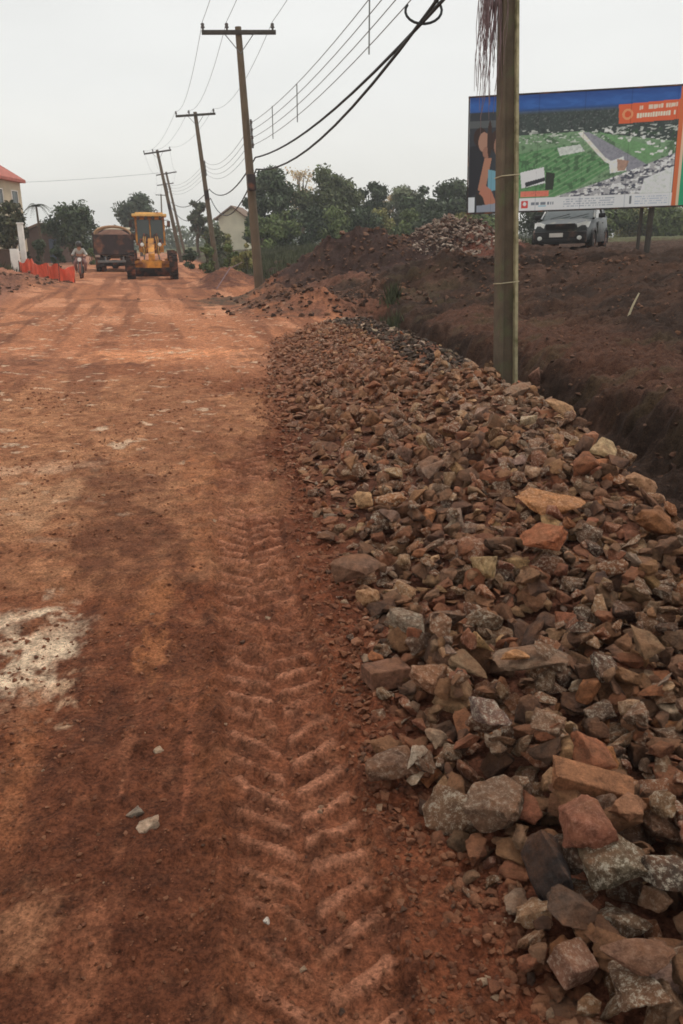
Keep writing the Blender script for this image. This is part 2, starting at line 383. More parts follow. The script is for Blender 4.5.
def blob(x, y, cx, cy, rx, ry, seed, w=0.5, ang=0.0, hard=0.25):
    c, s_ = math.cos(ang), math.sin(ang)
    dx = x - cx; dy = y - cy
    a = (dx * c + dy * s_) / rx; b = (-dx * s_ + dy * c) / ry
    fr = 1.5 / min(rx, ry, 1.2)
    q = np.sqrt(a * a + b * b) + w * 2.3 * (fbm(x * fr, y * fr * max(.3, min(1, rx / ry * 1.6)), seed, 6, .62) - 0.5) * 2
    return (1 - sstep(1 - hard, 1 + hard, q)) * (0.45 + 0.75 * sstep(.3, .65, fbm(x * 7, y * 7, seed + 3, 5, .65)))
def ground_color(x, y):
    base = np.array(A(112, 65, 43)); C = np.ones((len(x), 3)) * base
    def mix(c, f):
        nonlocal C
        f = np.clip(f, 0, 1)[:, None]; C = C * (1 - f) + np.array(c) * f
    xc = Xc(y); s = x - xc; xl = Xl(y)
    def P(px, py): X, Y, d = ray_plane(px, py); return X, Y
    mm_ = fbm(x * 16, y * 13, 58, 4, .6)
    mix(A(150, 100, 72), sstep(.56, .74, mm_) * .5); mix(A(66, 40, 30), sstep(.56, .72, fbm(x * 13, y * 11, 59, 4, .6)) * .6)
    rx_ = x + 0.235 * y; bnd = fbm(rx_ * 1.15 + 7, y * 0.05, 170, 3, .6); bf = sstep(2.5, 6, y)
    mix(A(150, 98, 68), sstep(.52, .62, bnd) * bf * .6); mix(A(96, 58, 41), sstep(.50, .40, bnd) * 0 + (1 - sstep(.36, .46, bnd)) * bf * .6)
    # streaky along the road
    rx_ = x + 0.235 * y
    st = fbm(rx_ * 2.2, y * 0.28, 61, 4); st2 = fbm(x * 1.2, y * 0.8, 62, 5)
    mix(A(146, 92, 60), sstep(0.45, 0.68, st) * 0.6)
    mix(A(88, 48, 31), sstep(0.55, 0.75, st2) * 0.6)
    # paler tan compacted zone left, orange zone farther off
    bx, by = P(70, 430); mix(A(158, 110, 78), blob(x, y, bx, by, 1.6, 3.4, 63, 0.3, 0.15) * 0.9)
    mix(A(162, 107, 76), sstep(8, 12, y) * (1 - sstep(0.0, 0.9, x - (xl * (y < 17) + xc * (y >= 17)) + 0.2)) * (0.45 + 0.5 * sstep(0.35, 0.6, fbm(rx_ * 0.9, y * 0.16, 64, 4))))
    mix(A(182, 128, 96), sstep(10, 12, y) * sstep(0.56, 0.7, fbm(rx_ * 1.1, y * 0.5, 65, 4)) * 0.7 * (s < -1))
    mix(A(112, 70, 50), sstep(7, 10, y) * sstep(0.50, 0.64, fbm(rx_ * 2.4, y * 0.14, 165, 5, .6)) * 0.75 * (s < -.6))
    mix(A(96, 62, 46), sstep(9, 12, y) * sstep(0.60, 0.7, fbm(rx_ * .8, y * 0.7, 166, 5, .6)) * 0.6 * (s < -.6))
    mix(A(140, 98, 78), sstep(9, 14, y) * (1 - sstep(-6.8, -5.4, rx_ - 1.9)) * 0.75)
    # damp darker bands
    bx, by = P(120, 510); mix(A(98, 60, 42), blob(x, y, bx, by, 0.30, 1.25, 66, 0.45, 0.35) * 0.7)
    bx, by = P(175, 400); mix(A(120, 76, 54), blob(x, y, bx, by, 0.5, 3.2, 67, 0.5, 0.2) * 0.5)
    bx, by = P(120, 760); mix(A(88, 51, 35), blob(x, y, bx, by, 0.42, 1.2, 68, 0.6, 0.12) * 0.6)
    bx, by = P(90, 930); mix(A(84, 47, 31), blob(x, y, bx, by, 0.35, 0.5, 69, 0.6) * 0.6)
    bx, by = P(20, 360); mix(A(92, 58, 44), blob(x, y, bx, by, 1.6, 1.0, 70, 0.5, -0.4) * 0.7)
    for (px, py, rx, ry, c, f) in ((155, 600, .08, .26, (150, 96, 62), .55), (155, 655, .06, .18, (160, 102, 66), .6), (205, 545, .10, .3, (150, 96, 64), .6), (200, 470, .15, .5, (158, 100, 66), .5),
                                   (18, 930, .09, .12, (146, 100, 72), .65), (80, 955, .07, .16, (140, 88, 62), .6), (130, 740, .02, .25, (150, 95, 68), .5), (190, 740, .015, .3, (150, 90, 64), .5),
                                   (85, 350, 2.2, 1.6, (170, 112, 80), .5), (20, 500, .3, .5, (168, 128, 96), .5), (30, 470, .5, .15, (190, 150, 120), .5), (160, 355, 1.1, .7, (200, 135, 95), .7)):
        X, Y = P(px, py); mix(A(*c), blob(x, y, X, Y, rx, ry, int(px + py), 0.6, 0.12, 0.45) * f)
    # chalky spill
    X, Y = P(34, 640); ch = blob(x, y, X, Y, 0.19, 0.34, 71, 0.6, 0.25, 0.4) * sstep(0.34, 0.56, fbm(x * 11, y * 9, 72, 5, .65))
    mix(A(212, 184, 154), ch * 0.8)
    X, Y = P(8, 720); mix(A(180, 145, 115), blob(x, y, X, Y, 0.16, 0.22, 73, 0.7) * sstep(0.35, 0.6, fbm(x * 9, y * 7, 74, 5)) * 0.8)
    mix(A(196, 168, 140), sstep(0.70, 0.76, fbm(x * 5, y * 9, 75, 4)) * sstep(3, 7, y) * (x < -1.2) * 0.7 * (y < 20))
    # paler dried mud of the lug prints
    tx = track_x(y); u = (x - tx) / TRK; per = 0.125
    ph = (y - 0.65 * TRK * np.abs(u)) / per + np.where(u > 0, 0.5, 0.0) + 0.9 * (fbm(x * 2.5, y * 2.0, 46, 3) - 0.5)
    lug = sstep(0.24, 0.40, np.abs((ph % 1.0) - 0.5)) * (1 - sstep(0.8, 1.0, np.abs(u))) * sstep(0.02, 0.12, np.abs(u))
    keep = sstep(0.36, 0.56, fbm(x * 2.2, y * 1.6, 47, 3))
    on = (y > 0.5) * (1 - sstep(5.2, 7.5, y))
    mix(A(176, 120, 92), on * lug * (.25 + .75 * keep) * (.45 + .55 * sstep(.35, .6, fbm(x * 12, y * 12, 148, 4))) * 0.75)
    mix(A(128, 80, 58), on * (1 - sstep(0.8, 1.05, np.abs(u))) * 0.3)
    # strip between track and rocks: darker red-brown crumbs
    mix(A(104, 56, 36), sstep(0.15, 0.4, x - tx) * (x < xl + 0.6) * (y < 9) * 0.55)
    # pile base, ditch and bank
    mix(A(92, 60, 46), sstep(-0.1, 0.3, x - xl) * (y < 18) * 0.7)
    n = fbm(x * 1.4, y * 1.4, 80, 5)
    brk = sstep(0.15, 0.6, s)
    dark = A(50, 36, 28); warm = A(66, 46, 35)
    Cb = np.array(dark)[None, :] * (1 - sstep(0.42, 0.66, n))[:, None] + np.array(warm)[None, :] * sstep(0.42, 0.66, n)[:, None]
    # redder ledge
    lf = (sstep(1.35, 1.7, s) * (1 - sstep(2.6, 3.6, s)) * (y < 17) * 0.7)[:, None]
    Cb = Cb * (1 - lf) + np.array(A(82, 54, 41)) * lf
    of = (sstep(0.56, 0.66, fbm(x * 1.1, y * 2.6, 81, 4)) * (1 - sstep(3.0, 4, s)) * sstep(1.2, 1.5, s) * 0.5)[:, None]
    Cb = Cb * (1 - of) + np.array(A(72, 60, 42)) * of
    C = C * (1 - brk[:, None]) + Cb * brk[:, None]
    # heaps
    mix(A(118, 78, 60), blob(x, y, -0.45, 19.0, 1.35, 0.75, 82, 0.4) * 0.85)
    mix(A(84, 60, 48), blob(x, y, -1.35, 21.2, 1.2, 2.0, 83, 0.4) * 0.85)
    mix(A(58, 42, 37), blob(x, y, 0.6, 25.6, 3.4, 2.4, 84, 0.25) * 0.95)
    mix(A(86, 62, 50), sstep(.52, .66, fbm(x * 2.2, y * 3, 184, 5, .6)) * (y > 18) * (y < 30) * (x > -2.5) * (x < 6) * .7)
    mix(A(112, 74, 58), blob(x, y, -0.2, 23.0, 1.6, 0.9, 85, 0.5) * 0.6)
    mix(A(106, 62, 48), blob(x, y, 4.7, 25.4, 1.1, 1.3, 86, 0.4) * 0.8)
    mix(A(80, 50, 40), blob(x, y, -4.7, 33.0, 1.3, 3.2, 87, 0.4) * 0.8)
    mix(A(70, 60, 48), blob(x, y, -3.4, 24.5, 0.8, 2.2, 88, 0.5) * 0.8)
    mix(A(96, 66, 54), blob(x, y, -12, 29.5, 1.7, 3.6, 89, 0.4) * 0.75)
    mix(A(72, 54, 44), sstep(7, 9, s) * (y > 18) * (y < 60) * 0.6)
    # grass beyond
    gn = fbm(x * 0.35, y * 0.35, 90, 4)
    grass = sstep(34, 42, y) * sstep(0.3, 1.5, s) * sstep(0.3, 0.5, gn)
    grass = np.maximum(grass, sstep(48, 56, y) * sstep(6, 9, s))
    grass = np.maximum(grass, sstep(-14.5, -16, -(-rx_)) * 0)
    mix(A(76, 76, 50), grass * 0.9)
    mix(A(84, 86, 56), (1 - sstep(-15.5, -13.5, rx_ - 1.9)) * (y > 5) * 0.8)
    mix(A(92, 92, 62), sstep(120, 160, y) * 0.9)
    return C

ys = [np.linspace(-8, 0.9, 16)[:-1]]
g = [0.9]
while g[-1] < 70: g.append(g[-1] + max(0.0065, 0.0042 * (g[-1] + 0.6)))
ys.append(np.array(g)); g2 = [g[-1]]
while g2[-1] < 800: g2.append(g2[-1] * 1.06)
ys.append(np.array(g2[1:])); ys = np.concatenate(ys)
sx = np.concatenate([np.linspace(-3.2, -0.56, 50)[:-1], np.linspace(-0.56, 0.56, 560), np.linspace(0.56, 3.2, 50)[1:]])
YY, SS = np.meshgrid(ys, sx, indexing='ij')
XX = SS * (np.maximum(YY, 0.9) + 0.55) * 1.0
zz = H(XX.ravel(), YY.ravel())
ny, nx = YY.shape
idx = np.arange(ny * nx).reshape(ny, nx)
Fg = np.stack([idx[:-1, :-1].ravel(), idx[:-1, 1:].ravel(), idx[1:, 1:].ravel(), idx[1:, :-1].ravel()], 1)
gcol = ground_color(XX.ravel(), YY.ravel())
ground = np_mesh('ground', np.stack([XX.ravel(), YY.ravel(), zz], 1), Fg, M_GROUND, smooth=True, tint=gcol)
tag(ground, kind='structure')
print('ground', ny, nx)

# ------------------------------------------------------------------ rocks
def rock_shape(seed, npts=13, boxy=0.5, hi=False, noise=0.042):
    rnd = random.Random(seed)
    bm = bmesh.new()
    for i in range(npts):
        v = Vector((rnd.gauss(0, 1), rnd.gauss(0, 1), rnd.gauss(0, 1))).normalized()
        m = max(abs(v.x), abs(v.y), abs(v.z))
        p = v * ((1 - boxy) + boxy / m) * rnd.uniform(0.82, 1.0)
        bm.verts.new(p)
    r = bmesh.ops.convex_hull(bm, input=bm.verts)
    dele = [v for v in bm.verts if not v.link_faces]
    bmesh.ops.delete(bm, geom=dele, context='VERTS')
    bmesh.ops.dissolve_limit(bm, angle_limit=R(14), verts=bm.verts, edges=bm.edges)
    bmesh.ops.bevel(bm, geom=list(bm.edges), offset=0.045 if hi else 0.05, segments=1, affect='EDGES', profile=0.5, clamp_overlap=True)
    bmesh.ops.triangulate(bm, faces=bm.faces)
    if hi:
        bmesh.ops.subdivide_edges(bm, edges=[e for e in bm.edges if e.calc_length() > 0.35], cuts=2, use_grid_fill=True)
        bmesh.ops.triangulate(bm, faces=bm.faces)
        bmesh.ops.subdivide_edges(bm, edges=[e for e in bm.edges if e.calc_length() > 0.24], cuts=1, use_grid_fill=True)
        bmesh.ops.triangulate(bm, faces=bm.faces)
    bmesh.ops.recalc_face_normals(bm, faces=bm.faces)
    V = np.array([v.co[:] for v in bm.verts]); bm.verts.index_update()
    F = np.array([[v.index for v in f.verts] for f in bm.faces])
    bm.free()
    mn = V.min(0); mx = V.max(0); V = (V - (mn + mx) / 2) / ((mx - mn) / 2)
    k = seed * 3.7
    if hi:
        n = (fbm(V[:, 0] * 1.8 + V[:, 2] * 1.1 + k, V[:, 1] * 1.8 - V[:, 2] * 1.3, seed, 3) - 0.5) * 2
        n2 = (fbm(V[:, 0] * 4 + V[:, 2] * 3.1 + k, V[:, 1] * 4 - V[:, 2] * 4.3, seed + 9, 3) - 0.5) * 2
        V = V * (1 + noise * 3.0 * n + noise * 2.4 * n2)[:, None]
    return V, F
LO = [rock_shape(100 + i, random.Random(i).choice([9, 11, 13]), random.Random(i).uniform(0.2, 0.9)) for i in range(36)]
HI = [rock_shape(300 + i, random.Random(i).choice([11, 14, 18]), random.Random(i + 5).uniform(0.25, 0.95), hi=True) for i in range(44)]
print('rock verts', np.mean([len(v) for v, f in LO]), np.mean([len(v) for v, f in HI]))

RES = 0.0125
X0, X1, Y0, Y1 = -2.0, 3.0, 0.7, 18.5
gx = np.arange(X0, X1, RES); gy = np.arange(Y0, Y1, RES)
GX, GY = np.meshgrid(gx, gy, indexing='ij')
HM = H(GX.ravel(), GY.ravel()).reshape(GX.shape)
ID = -np.ones(HM.shape, int)
rocks = []   # dicts
PAL = [('brown', (118, 86, 60), 6), ('reddish brown', (128, 76, 52), 3), ('dark grey', (62, 53, 45), 3.2), ('grey-brown', (106, 86, 66), 5),
       ('tan', (176, 140, 102), 2.2), ('orange-brown', (154, 96, 58), 1.3), ('near-black', (44, 38, 33), 1.8), ('pale grey', (160, 142, 122), 0.9)]
def place(x, y, a, b, c, rz, colour, crgb, quartz=0.0, shape=None, tilt=0.2, special=None, sink=0.15, rnd=random, txy=None):
    """settle a rock of full size a, b, c on what already lies there"""
    R_ = max(a, b) / 2
    i0 = int((x - R_ - X0) / RES); i1 = int((x + R_ - X0) / RES) + 2
    j0 = int((y - R_ - Y0) / RES); j1 = int((y + R_ - Y0) / RES) + 2
    if i0 < 0 or j0 < 0 or i1 >= len(gx) or j1 >= len(gy): return None
    sub = HM[i0:i1, j0:j1]
    px = GX[i0:i1, j0:j1] - x; py = GY[i0:i1, j0:j1] - y
    cr, sr = math.cos(rz), math.sin(rz)
    u = (px * cr + py * sr) / (a / 2); v = (-px * sr + py * cr) / (b / 2)
    q = u * u + v * v; ins = q < 1
    if ins.sum() < 3: return None
    hh = sub[ins]; xx = px[ins]; yy = py[ins]
    core = q[ins] < 0.6
    # slope under it
    Amat = np.stack([xx, yy, np.ones_like(xx)], 1)
    sol, *_ = np.linalg.lstsq(Amat, hh, rcond=None)
    lm_ = 0.15 if special else 0.7
    gx_, gy_ = float(np.clip(sol[0], -lm_, lm_)), float(np.clip(sol[1], -lm_, lm_))
    base = 0.45 * hh.mean() + 0.55 * np.percentile(hh, 82)
    zc = base + c * 0.5 - sink * c
    top = zc + gx_ * px + gy_ * py + c * 0.5 * np.sqrt(np.clip(1 - q ** 1.5, 0, 1)) * 0.92
    upd = ins & (top > sub)
    sub[upd] = top[upd]
    k = len(rocks)
    ID[i0:i1, j0:j1][upd] = k
    n = Vector((-gx_, -gy_, 1)).normalized()
    qrot = Vector((0, 0, 1)).rotation_difference(n)
    tl = txy if txy else (rnd.uniform(-tilt, tilt), rnd.uniform(-tilt, tilt))
    M = Matrix.Translation((x, y, zc)) @ qrot.to_matrix().to_4x4() @ Matrix.Rotation(rz, 4, 'Z') @ Euler((tl[0], tl[1], 0)).to_matrix().to_4x4()
    rocks.append(dict(x=x, y=y, z=zc, a=a, b=b, c=c, M=M, colour=colour, rgb=crgb, q=quartz, shape=shape, special=special))
    return k
rr = random.Random(11)
def pick_col(rnd, x, y):
    w = [p[2] for p in PAL]
    xc = float(Xc(y)); s = x - xc
    if y > 9.3 and s > -0.6: w = [0.2, 0.1, 7, 1, 0.1, 0.05, 4, 1.2]
    elif s > -0.7 and y < 9: w[4] += 2.0; w[7] += 0.8; w[3] += 2
    else: w[1] += 2.0
    n, c, _ = rnd.choices(PAL, w)[0]
    j = rnd.uniform(0.82, 1.2)
    c = [.76 * a_ + .24 * b_ for a_, b_ in zip(c, (108, 78, 57))]
    rgb = [v * 1.22 for v in (lin(c[0] * j), lin(c[1] * j * rnd.uniform(.97, 1.03)), lin(c[2] * j * rnd.uniform(.95, 1.05)))]
    xl = float(Xl(y)); t = min(1, max(0, (x - xl) / max(.3, xc - xl)))
    f = min(.65, max(0, (y - 4) / 8)) * (1 - t) + .12
    if y > 9.3 and s > -.6: f = 0
    soil = A(128, 80, 57)
    return n, tuple(a_ * (1 - f) + b_ * f for a_, b_ in zip(rgb, soil))
def scatter(n, ya, yb, smin, smax, power=1.0, edge=0.0, big_near_edge=0.0, xmax_extra=0.12, quartz=0.42, dens_edge=0.15):
    c = 0; tries = 0
    while c < n and tries < n * 8:
        tries += 1
        y = rr.uniform(ya, yb); xl = float(Xl(y)) - edge; xc = float(Xc(y)) + xmax_extra
        if xc - xl < 0.1: continue
        x = rr.uniform(xl, xc)
        t = (x - xl) / (xc - xl)
        if rr.random() > min(1, 0.25 + t / max(dens_edge, 1e-3)): continue
        if y > 14 and rr.random() > (18 - y) / 4.0: continue
        s = smin + (smax - smin) * rr.random() ** power
        if t < 0.12: s *= rr.uniform(0.6, 1.0)
        a = s; b = s * rr.uniform(0.55, 0.95); cc = s * rr.uniform(0.32, 0.7)
        if rr.random() < 0.25: cc = s * rr.uniform(0.2, 0.32)
        nm, rgb = pick_col(rr, x, y)
        q = rr.uniform(0.25, 0.9) if rr.random() < quartz else 0.0
        if y > 9.3 and x - float(Xc(y)) > -.6: q = -1.0
        place(x, y, a, b, cc, rr.uniform(0, math.pi), nm, rgb, q, tilt=0.42, rnd=rr)
        c += 1
scatter(2600, 0.95, 9.0, 0.03, 0.085, 1.2, edge=0.06)
scatter(2200, 9.0, 17.5, 0.03, 0.07, 1.2, edge=0.1)
scatter(1150, 0.95, 6.0, 0.06, 0.15, 1.2)
scatter(550, 6.0, 9.5, 0.07, 0.17, 1.1)
scatter(1500, 8.5, 17.3, 0.05, 0.115, 1.4)
scatter(1100, 0.95, 9.0, 0.04, 0.11, 1.2)
scatter(700, 0.9, 2.9, 0.045, 0.11, 1.2, dens_edge=0.04)
scatter(90, 0.95, 6.0, 0.12, 0.19, 1.2, dens_edge=0.25)

# stones one can pick out in the photograph
def where(px, py):
    z = 0.25
    for _ in range(6):
        X, Y, d = ray_plane(px, py, z)
        i = int((X - X0) / RES); j = int((Y - Y0) / RES)
        if 0 <= i < len(gx) and 0 <= j < len(gy): z = 0.5 * z + 0.5 * (HM[i, j] + 0.02)
    return X, Y, d
LM = [ # key name, px, py, a, b, c, rz, rgb, quartz, tilt, label
 ('flat grey slab', 528, 680, .27, .17, .05, -0.15, (128, 104, 84), 0, (0.10, 0.0), 'flat smooth grey-brown slab lying in the middle of the rubble pile', 7, 1),
 ('long tan block', 592, 779, .27, .09, .075, -0.16, (160, 108, 74), 0, (0.15, 0.05), 'long straight-edged tan block like a beam, longest stone in the rubble', 0, 2),
 ('white-veined rock', 486, 742, .17, .10, .10, -0.6, (122, 100, 92), 1.0, (0.2, 0.25), 'pinkish grey rock thickly veined with white near the lower left edge of the rubble', 3, 1),
 ('small pale stone', 417, 751, .075, .055, .045, 0.2, (178, 158, 136), .5, (0, 0), 'small pale grey stone lying on soil at the left edge of the rubble', 4, 1),
 ('big craggy rock', 494, 815, .21, .19, .15, 0.5, (112, 88, 70), .35, (0.3, -0.2), 'big craggy grey-brown rock with a peaked top and dark hollow underneath', 5, 1),
 ('banded lone rock', 391, 775, .155, .12, .09, 0.1, (106, 76, 58), .3, (0, 0.0), 'banded brown rock lying apart on bare soil left of the rubble edge', 6, 1),
 ('black slanting rock', 546, 872, .09, .15, .14, 0.2, (52, 47, 45), 0, (0.5, 0.1), 'black slanting rock with a straight dark face, standing upright near the bottom', 8, 1),
 ('dark pyramid rock', 568, 915, .14, .13, .10, 0.7, (84, 66, 54), 0, (0.1, 0.0), 'smooth dark brown rock shaped like a low pyramid below the black rock', 9, 0),
 ('speckled green-grey boulder', 612, 872, .19, .15, .11, 0.1, (106, 92, 72), 1.0, (0.1, 0.1), 'rounded olive-grey boulder speckled all over with white crystals', 10, 1),
 ('red boulder', 586, 820, .18, .17, .13, 0.3, (142, 86, 64), .15, (0.3, 0.1), 'big reddish boulder with a flat sloping face just under the long tan block', 11, 1),
 ('round tan cobble', 628, 808, .09, .075, .06, 0.0, (160, 112, 82), 0, (0, 0), 'small rounded tan cobble beside the right end of the long tan block', 12, 1),
 ('spotted black-and-white rock', 668, 880, .17, .13, .10, -0.4, (70, 62, 54), 1.0, (0.1, 0.2), 'black rock patched with white at the right edge of the picture', 13, 1),
 ('pink block', 573, 963, .11, .085, .08, 0.5, (146, 104, 84), .5, (0.1, 0.2), 'pinkish speckled square block near the bottom edge', 0, 1),
 ('white-flecked wedge', 622, 922, .16, .10, .09, -0.5, (104, 82, 62), .9, (0.1, 0.3), 'dark wedge of rock flecked with white on its right side', 14, 1),
 ('flat ledge stone', 640, 958, .22, .13, .06, -0.05, (120, 84, 64), .1, (0.1, 0.0), 'wide flat-topped brown stone with a straight front edge low on the right', 15, 0),
 ('orange flat boulder', 550, 509, .42, .24, .12, 0.0, (176, 118, 72), .3, (0.1, 0.0), 'large flat orange-tan boulder half way up the rubble, widest stone there', 16, 1),
 ('orange knobbly rock', 545, 545, .25, .2, .13, 0.4, (160, 92, 58), .1, (0.1, 0.0), 'knobbly orange rock just below the large flat orange-tan boulder', 17, 1),
 ('pale yellow rock', 486, 570, .12, .10, .11, 0.3, (182, 150, 104), .4, (0.1, 0.0), 'pale yellow upright rock in the middle of the rubble', 18, 1),
 ('small yellow stone', 368, 597, .09, .075, .06, 0.3, (164, 120, 82), .3, (0.1, 0.0), 'small yellow-tan stone at the left edge of the rubble', 19, 1),
 ('long grey rock', 407, 616, .17, .10, .08, -0.7, (122, 106, 88), .5, (0.1, 0.0), 'long grey rock pointing downhill near the left edge of the rubble', 20, 1),
 ('big brown rock', 357, 580, .21, .13, .10, 0.2, (112, 82, 64), .0, (0.2, 0.0), 'big brown rock with dark underside sticking out at the left edge of the rubble', 21, 1),
 ('bright orange stone', 515, 655, .10, .055, .05, 0.2, (198, 138, 88), .3, (0.1, 0.0), 'bright orange-yellow stone resting above the flat grey slab', 22, 1),
 ('upright crest stone', 535, 385, .13, .10, .24, 0.3, (124, 92, 78), .0, (0.05, 0.15), 'upright reddish-grey stone standing on the crest right of the near pole', 23, 0),
 ('leaning crest slab', 517, 398, .34, .14, .10, 0.7, (128, 104, 84), .0, (0.25, -0.1), 'leaning grey slab on the crest just below the near pole', 24, 0),
 ('red clod', 503, 377, .42, .28, .20, 0.1, (146, 76, 52), .0, (0.0, 0.0), 'crumbly red clod heaped against the foot of the near pole', 25, 1),
 ('tan crest rock', 560, 415, .26, .17, .14, 0.1, (166, 128, 92), .0, (0.2, 0.1), 'tan angular rock on the crest of the rubble right of the near pole', 26, 0),
 ('yellow crest rock', 604, 454, .22, .16, .14, 0.6, (176, 148, 108), .3, (0.2, 0.1), 'yellowish rounded rock on the right crest of the rubble above the ditch', 27, 1),
 ('pale crest triangle', 587, 441, .15, .09, .17, 0.2, (164, 112, 84), .0, (0.1, 0.1), 'pinkish pointed rock sticking up on the right crest of the rubble', 28, 0),
 ('tan crest boulder', 640, 490, .25, .18, .13, 0.1, (156, 116, 84), .1, (0.2, 0.1), 'tan boulder on the right crest of the rubble close to the picture edge', 29, 1),
 ('brown crag', 432, 680, .20, .13, .11, 0.8, (140, 96, 68), .4, (0.2, 0.1), 'slanting brown and white crag above the small pale stone, left side of the rubble', 30, 1),
 ('sharp edged block', 386, 674, .14, .10, .07, 0.3, (124, 86, 66), .0, (0.1, 0.1), 'sharp-edged brown block at the left edge of the rubble', 0, 0),
 ('grey gable stone', 470, 655, .17, .13, .07, -0.3, (132, 110, 84), .0, (0.2, 0.1), 'flat grey-tan stone with a ridge left of the flat grey slab', 32, 0),
]
LMPX = {'flat grey slab': 72, 'long tan block': 80, 'white-veined rock': 48, 'small pale stone': 25, 'big craggy rock': 60, 'banded lone rock': 52, 'black slanting rock': 38, 'dark pyramid rock': 52, 'speckled green-grey boulder': 64, 'red boulder': 62, 'round tan cobble': 34, 'spotted black-and-white rock': 56, 'pink block': 40, 'white-flecked wedge': 52, 'flat ledge stone': 74, 'orange flat boulder': 70, 'orange knobbly rock': 48, 'pale yellow rock': 28, 'small yellow stone': 24, 'long grey rock': 46, 'big brown rock': 52, 'bright orange stone': 28, 'upright crest stone': 14, 'leaning crest slab': 40, 'red clod': 48, 'tan crest rock': 34, 'yellow crest rock': 34, 'pale crest triangle': 18, 'tan crest boulder': 38, 'brown crag': 48, 'sharp edged block': 42, 'grey gable stone': 40}
for L_ in LM:
    key, px, py, a, b, c, rz, rgb, q, tl, lab, sh, smooth_ = L_
    X, Y, d = where(px, py)
    kk_ = LMPX.get(key)
    if kk_: f_ = kk_ * d / FPX / a; a, b, c = a * f_, b * f_, c * f_ * .85
    k = place(X, Y, a, b, c, rz, key, tuple(lin(v) * 1.2 for v in rgb), q, shape=sh, special=lab, txy=tl, sink=0.12 if c < 0.2 else 0.2)
    if k is None: print('LM failed', key, X, Y)
# a slab with real corners for box-like ones
def block_shape(seed):
    bm = bmesh.new(); bmesh.ops.create_cube(bm, size=2)
    rnd = random.Random(seed)
    for v in bm.verts: v.co += Vector((rnd.uniform(-.12, .06) * (1 if v.co.x > 0 else -1), rnd.uniform(-.15, .1), rnd.uniform(-.15, .1)))
    bmesh.ops.bevel(bm, geom=list(bm.edges), offset=0.06, segments=2, affect='EDGES')
    bmesh.ops.subdivide_edges(bm, edges=[e for e in bm.edges if e.calc_length() > 0.5], cuts=8, use_grid_fill=True)
    bmesh.ops.triangulate(bm, faces=bm.faces); bmesh.ops.recalc_face_normals(bm, faces=bm.faces)
    V = np.array([v.co[:] for v in bm.verts]); bm.verts.index_update(); F = np.array([[v.index for v in f.verts] for f in bm.faces]); bm.free()
    n = (fbm(V[:, 0] * 4 + V[:, 2] * 3.1, V[:, 1] * 4 - V[:, 2] * 2.3, seed, 3) - 0.5) * 2
    return V * (1 + 0.05 * n)[:, None], F

# how large each rock shows
cells = ID[ID >= 0]; jj = np.nonzero(ID >= 0)
wy = GY[jj]; wx = GX[jj]; dd = wy * CP + 1.5 * SP
inview = np.abs(wx / dd) < 0.435
score = np.bincount(cells, weights=inview / dd ** 2 * (1.5 / dd + 0.15), minlength=len(rocks))
for k, r in enumerate(rocks):
    if r['special']: score[k] += 1e6
order = np.argsort(-score)
indiv = [int(k) for k in order[:296]]
visible = set(np.unique(cells).tolist())

def rock_geo(r, k, hi):
    if r['shape'] == 0: V, F = block_shape(k)
    elif hi: V, F = HI[(r['shape'] if r['shape'] is not None else k) % len(HI)]
    else: V, F = LO[k % len(LO)]
    return V * np.array([r['a'] / 2, r['b'] / 2, r['c'] / 2]), F
def shape_word(r):
    a, b, c = r['a'], r['b'], r['c']
    if c / a < 0.34: return 'flat'
    if b / a < 0.66: return 'long'
    if c / a > 0.55: return 'blocky'
    return 'angular'
def size_word(r):
    return 'large' if r['a'] > 0.185 else ('mid-sized' if r['a'] > 0.12 else 'small')
lms = [(rocks[k]['colour'], rocks[k]['x'], rocks[k]['y']) for k in range(len(rocks)) if rocks[k]['special']]
used = {}
ORD = ['', 'second ', 'third ', 'fourth ', 'fifth ', 'sixth ', 'seventh ', 'eighth ', 'ninth ', 'tenth ']
cand = []
for k in indiv:
    r = rocks[k]
    if r['special']: continue
    best = min(lms, key=lambda l: (l[1] - r['x']) ** 2 + ((l[2] - r['y']) * 0.8) ** 2)
    dx = r['x'] - best[1]; dy = (r['y'] - best[2]) * 0.75
    ang = math.degrees(math.atan2(dy, dx)) % 360
    dr = ['right of', 'above right of', 'above', 'above left of', 'left of', 'below left of', 'below', 'below right of'][int(((ang + 22.5) % 360) // 45)]
    cand.append((math.hypot(dx, dy), k, dr, best[0]))
cand.sort()
labels = {}
for dist, k, dr, lmname in cand:
    r = rocks[k]
    key = f"{size_word(r)} {shape_word(r)} {r['colour']} rock"
    kk = (key, dr, lmname); n = used.get(kk, 0); used[kk] = n + 1
    if dr.startswith(('above ', 'below ')) and n: key = key.replace(' rock', '')
    labels[k] = f"{key}, {ORD[n] + 'nearest ' if n else ''}{dr} the {lmname}"
TOP = set(indiv)
for k in indiv:
    r = rocks[k]
    V, F = rock_geo(r, k, True)
    nm = 'rock' if r['colour'] not in ('red clod',) else 'soil_clod'
    t = np.ones((len(V), 4)); t[:, :3] = r['rgb']
    o = np_mesh(nm, V, F, M_ROCK, smooth=True, tint=r['rgb'])
    # quartz amount in alpha
    ca = o.data.color_attributes['tint']; t[:, 3] = r['q']; ca.data.foreach_set('color', t.astype(np.float32).ravel())
    o.data.set_sharp_from_angle(angle=R(32))
    o.matrix_world = r['M']
    tag(o, r['special'] or labels[k], 'rock' if nm == 'rock' else 'soil clod', 'rocks of the rubble pile beside the road')
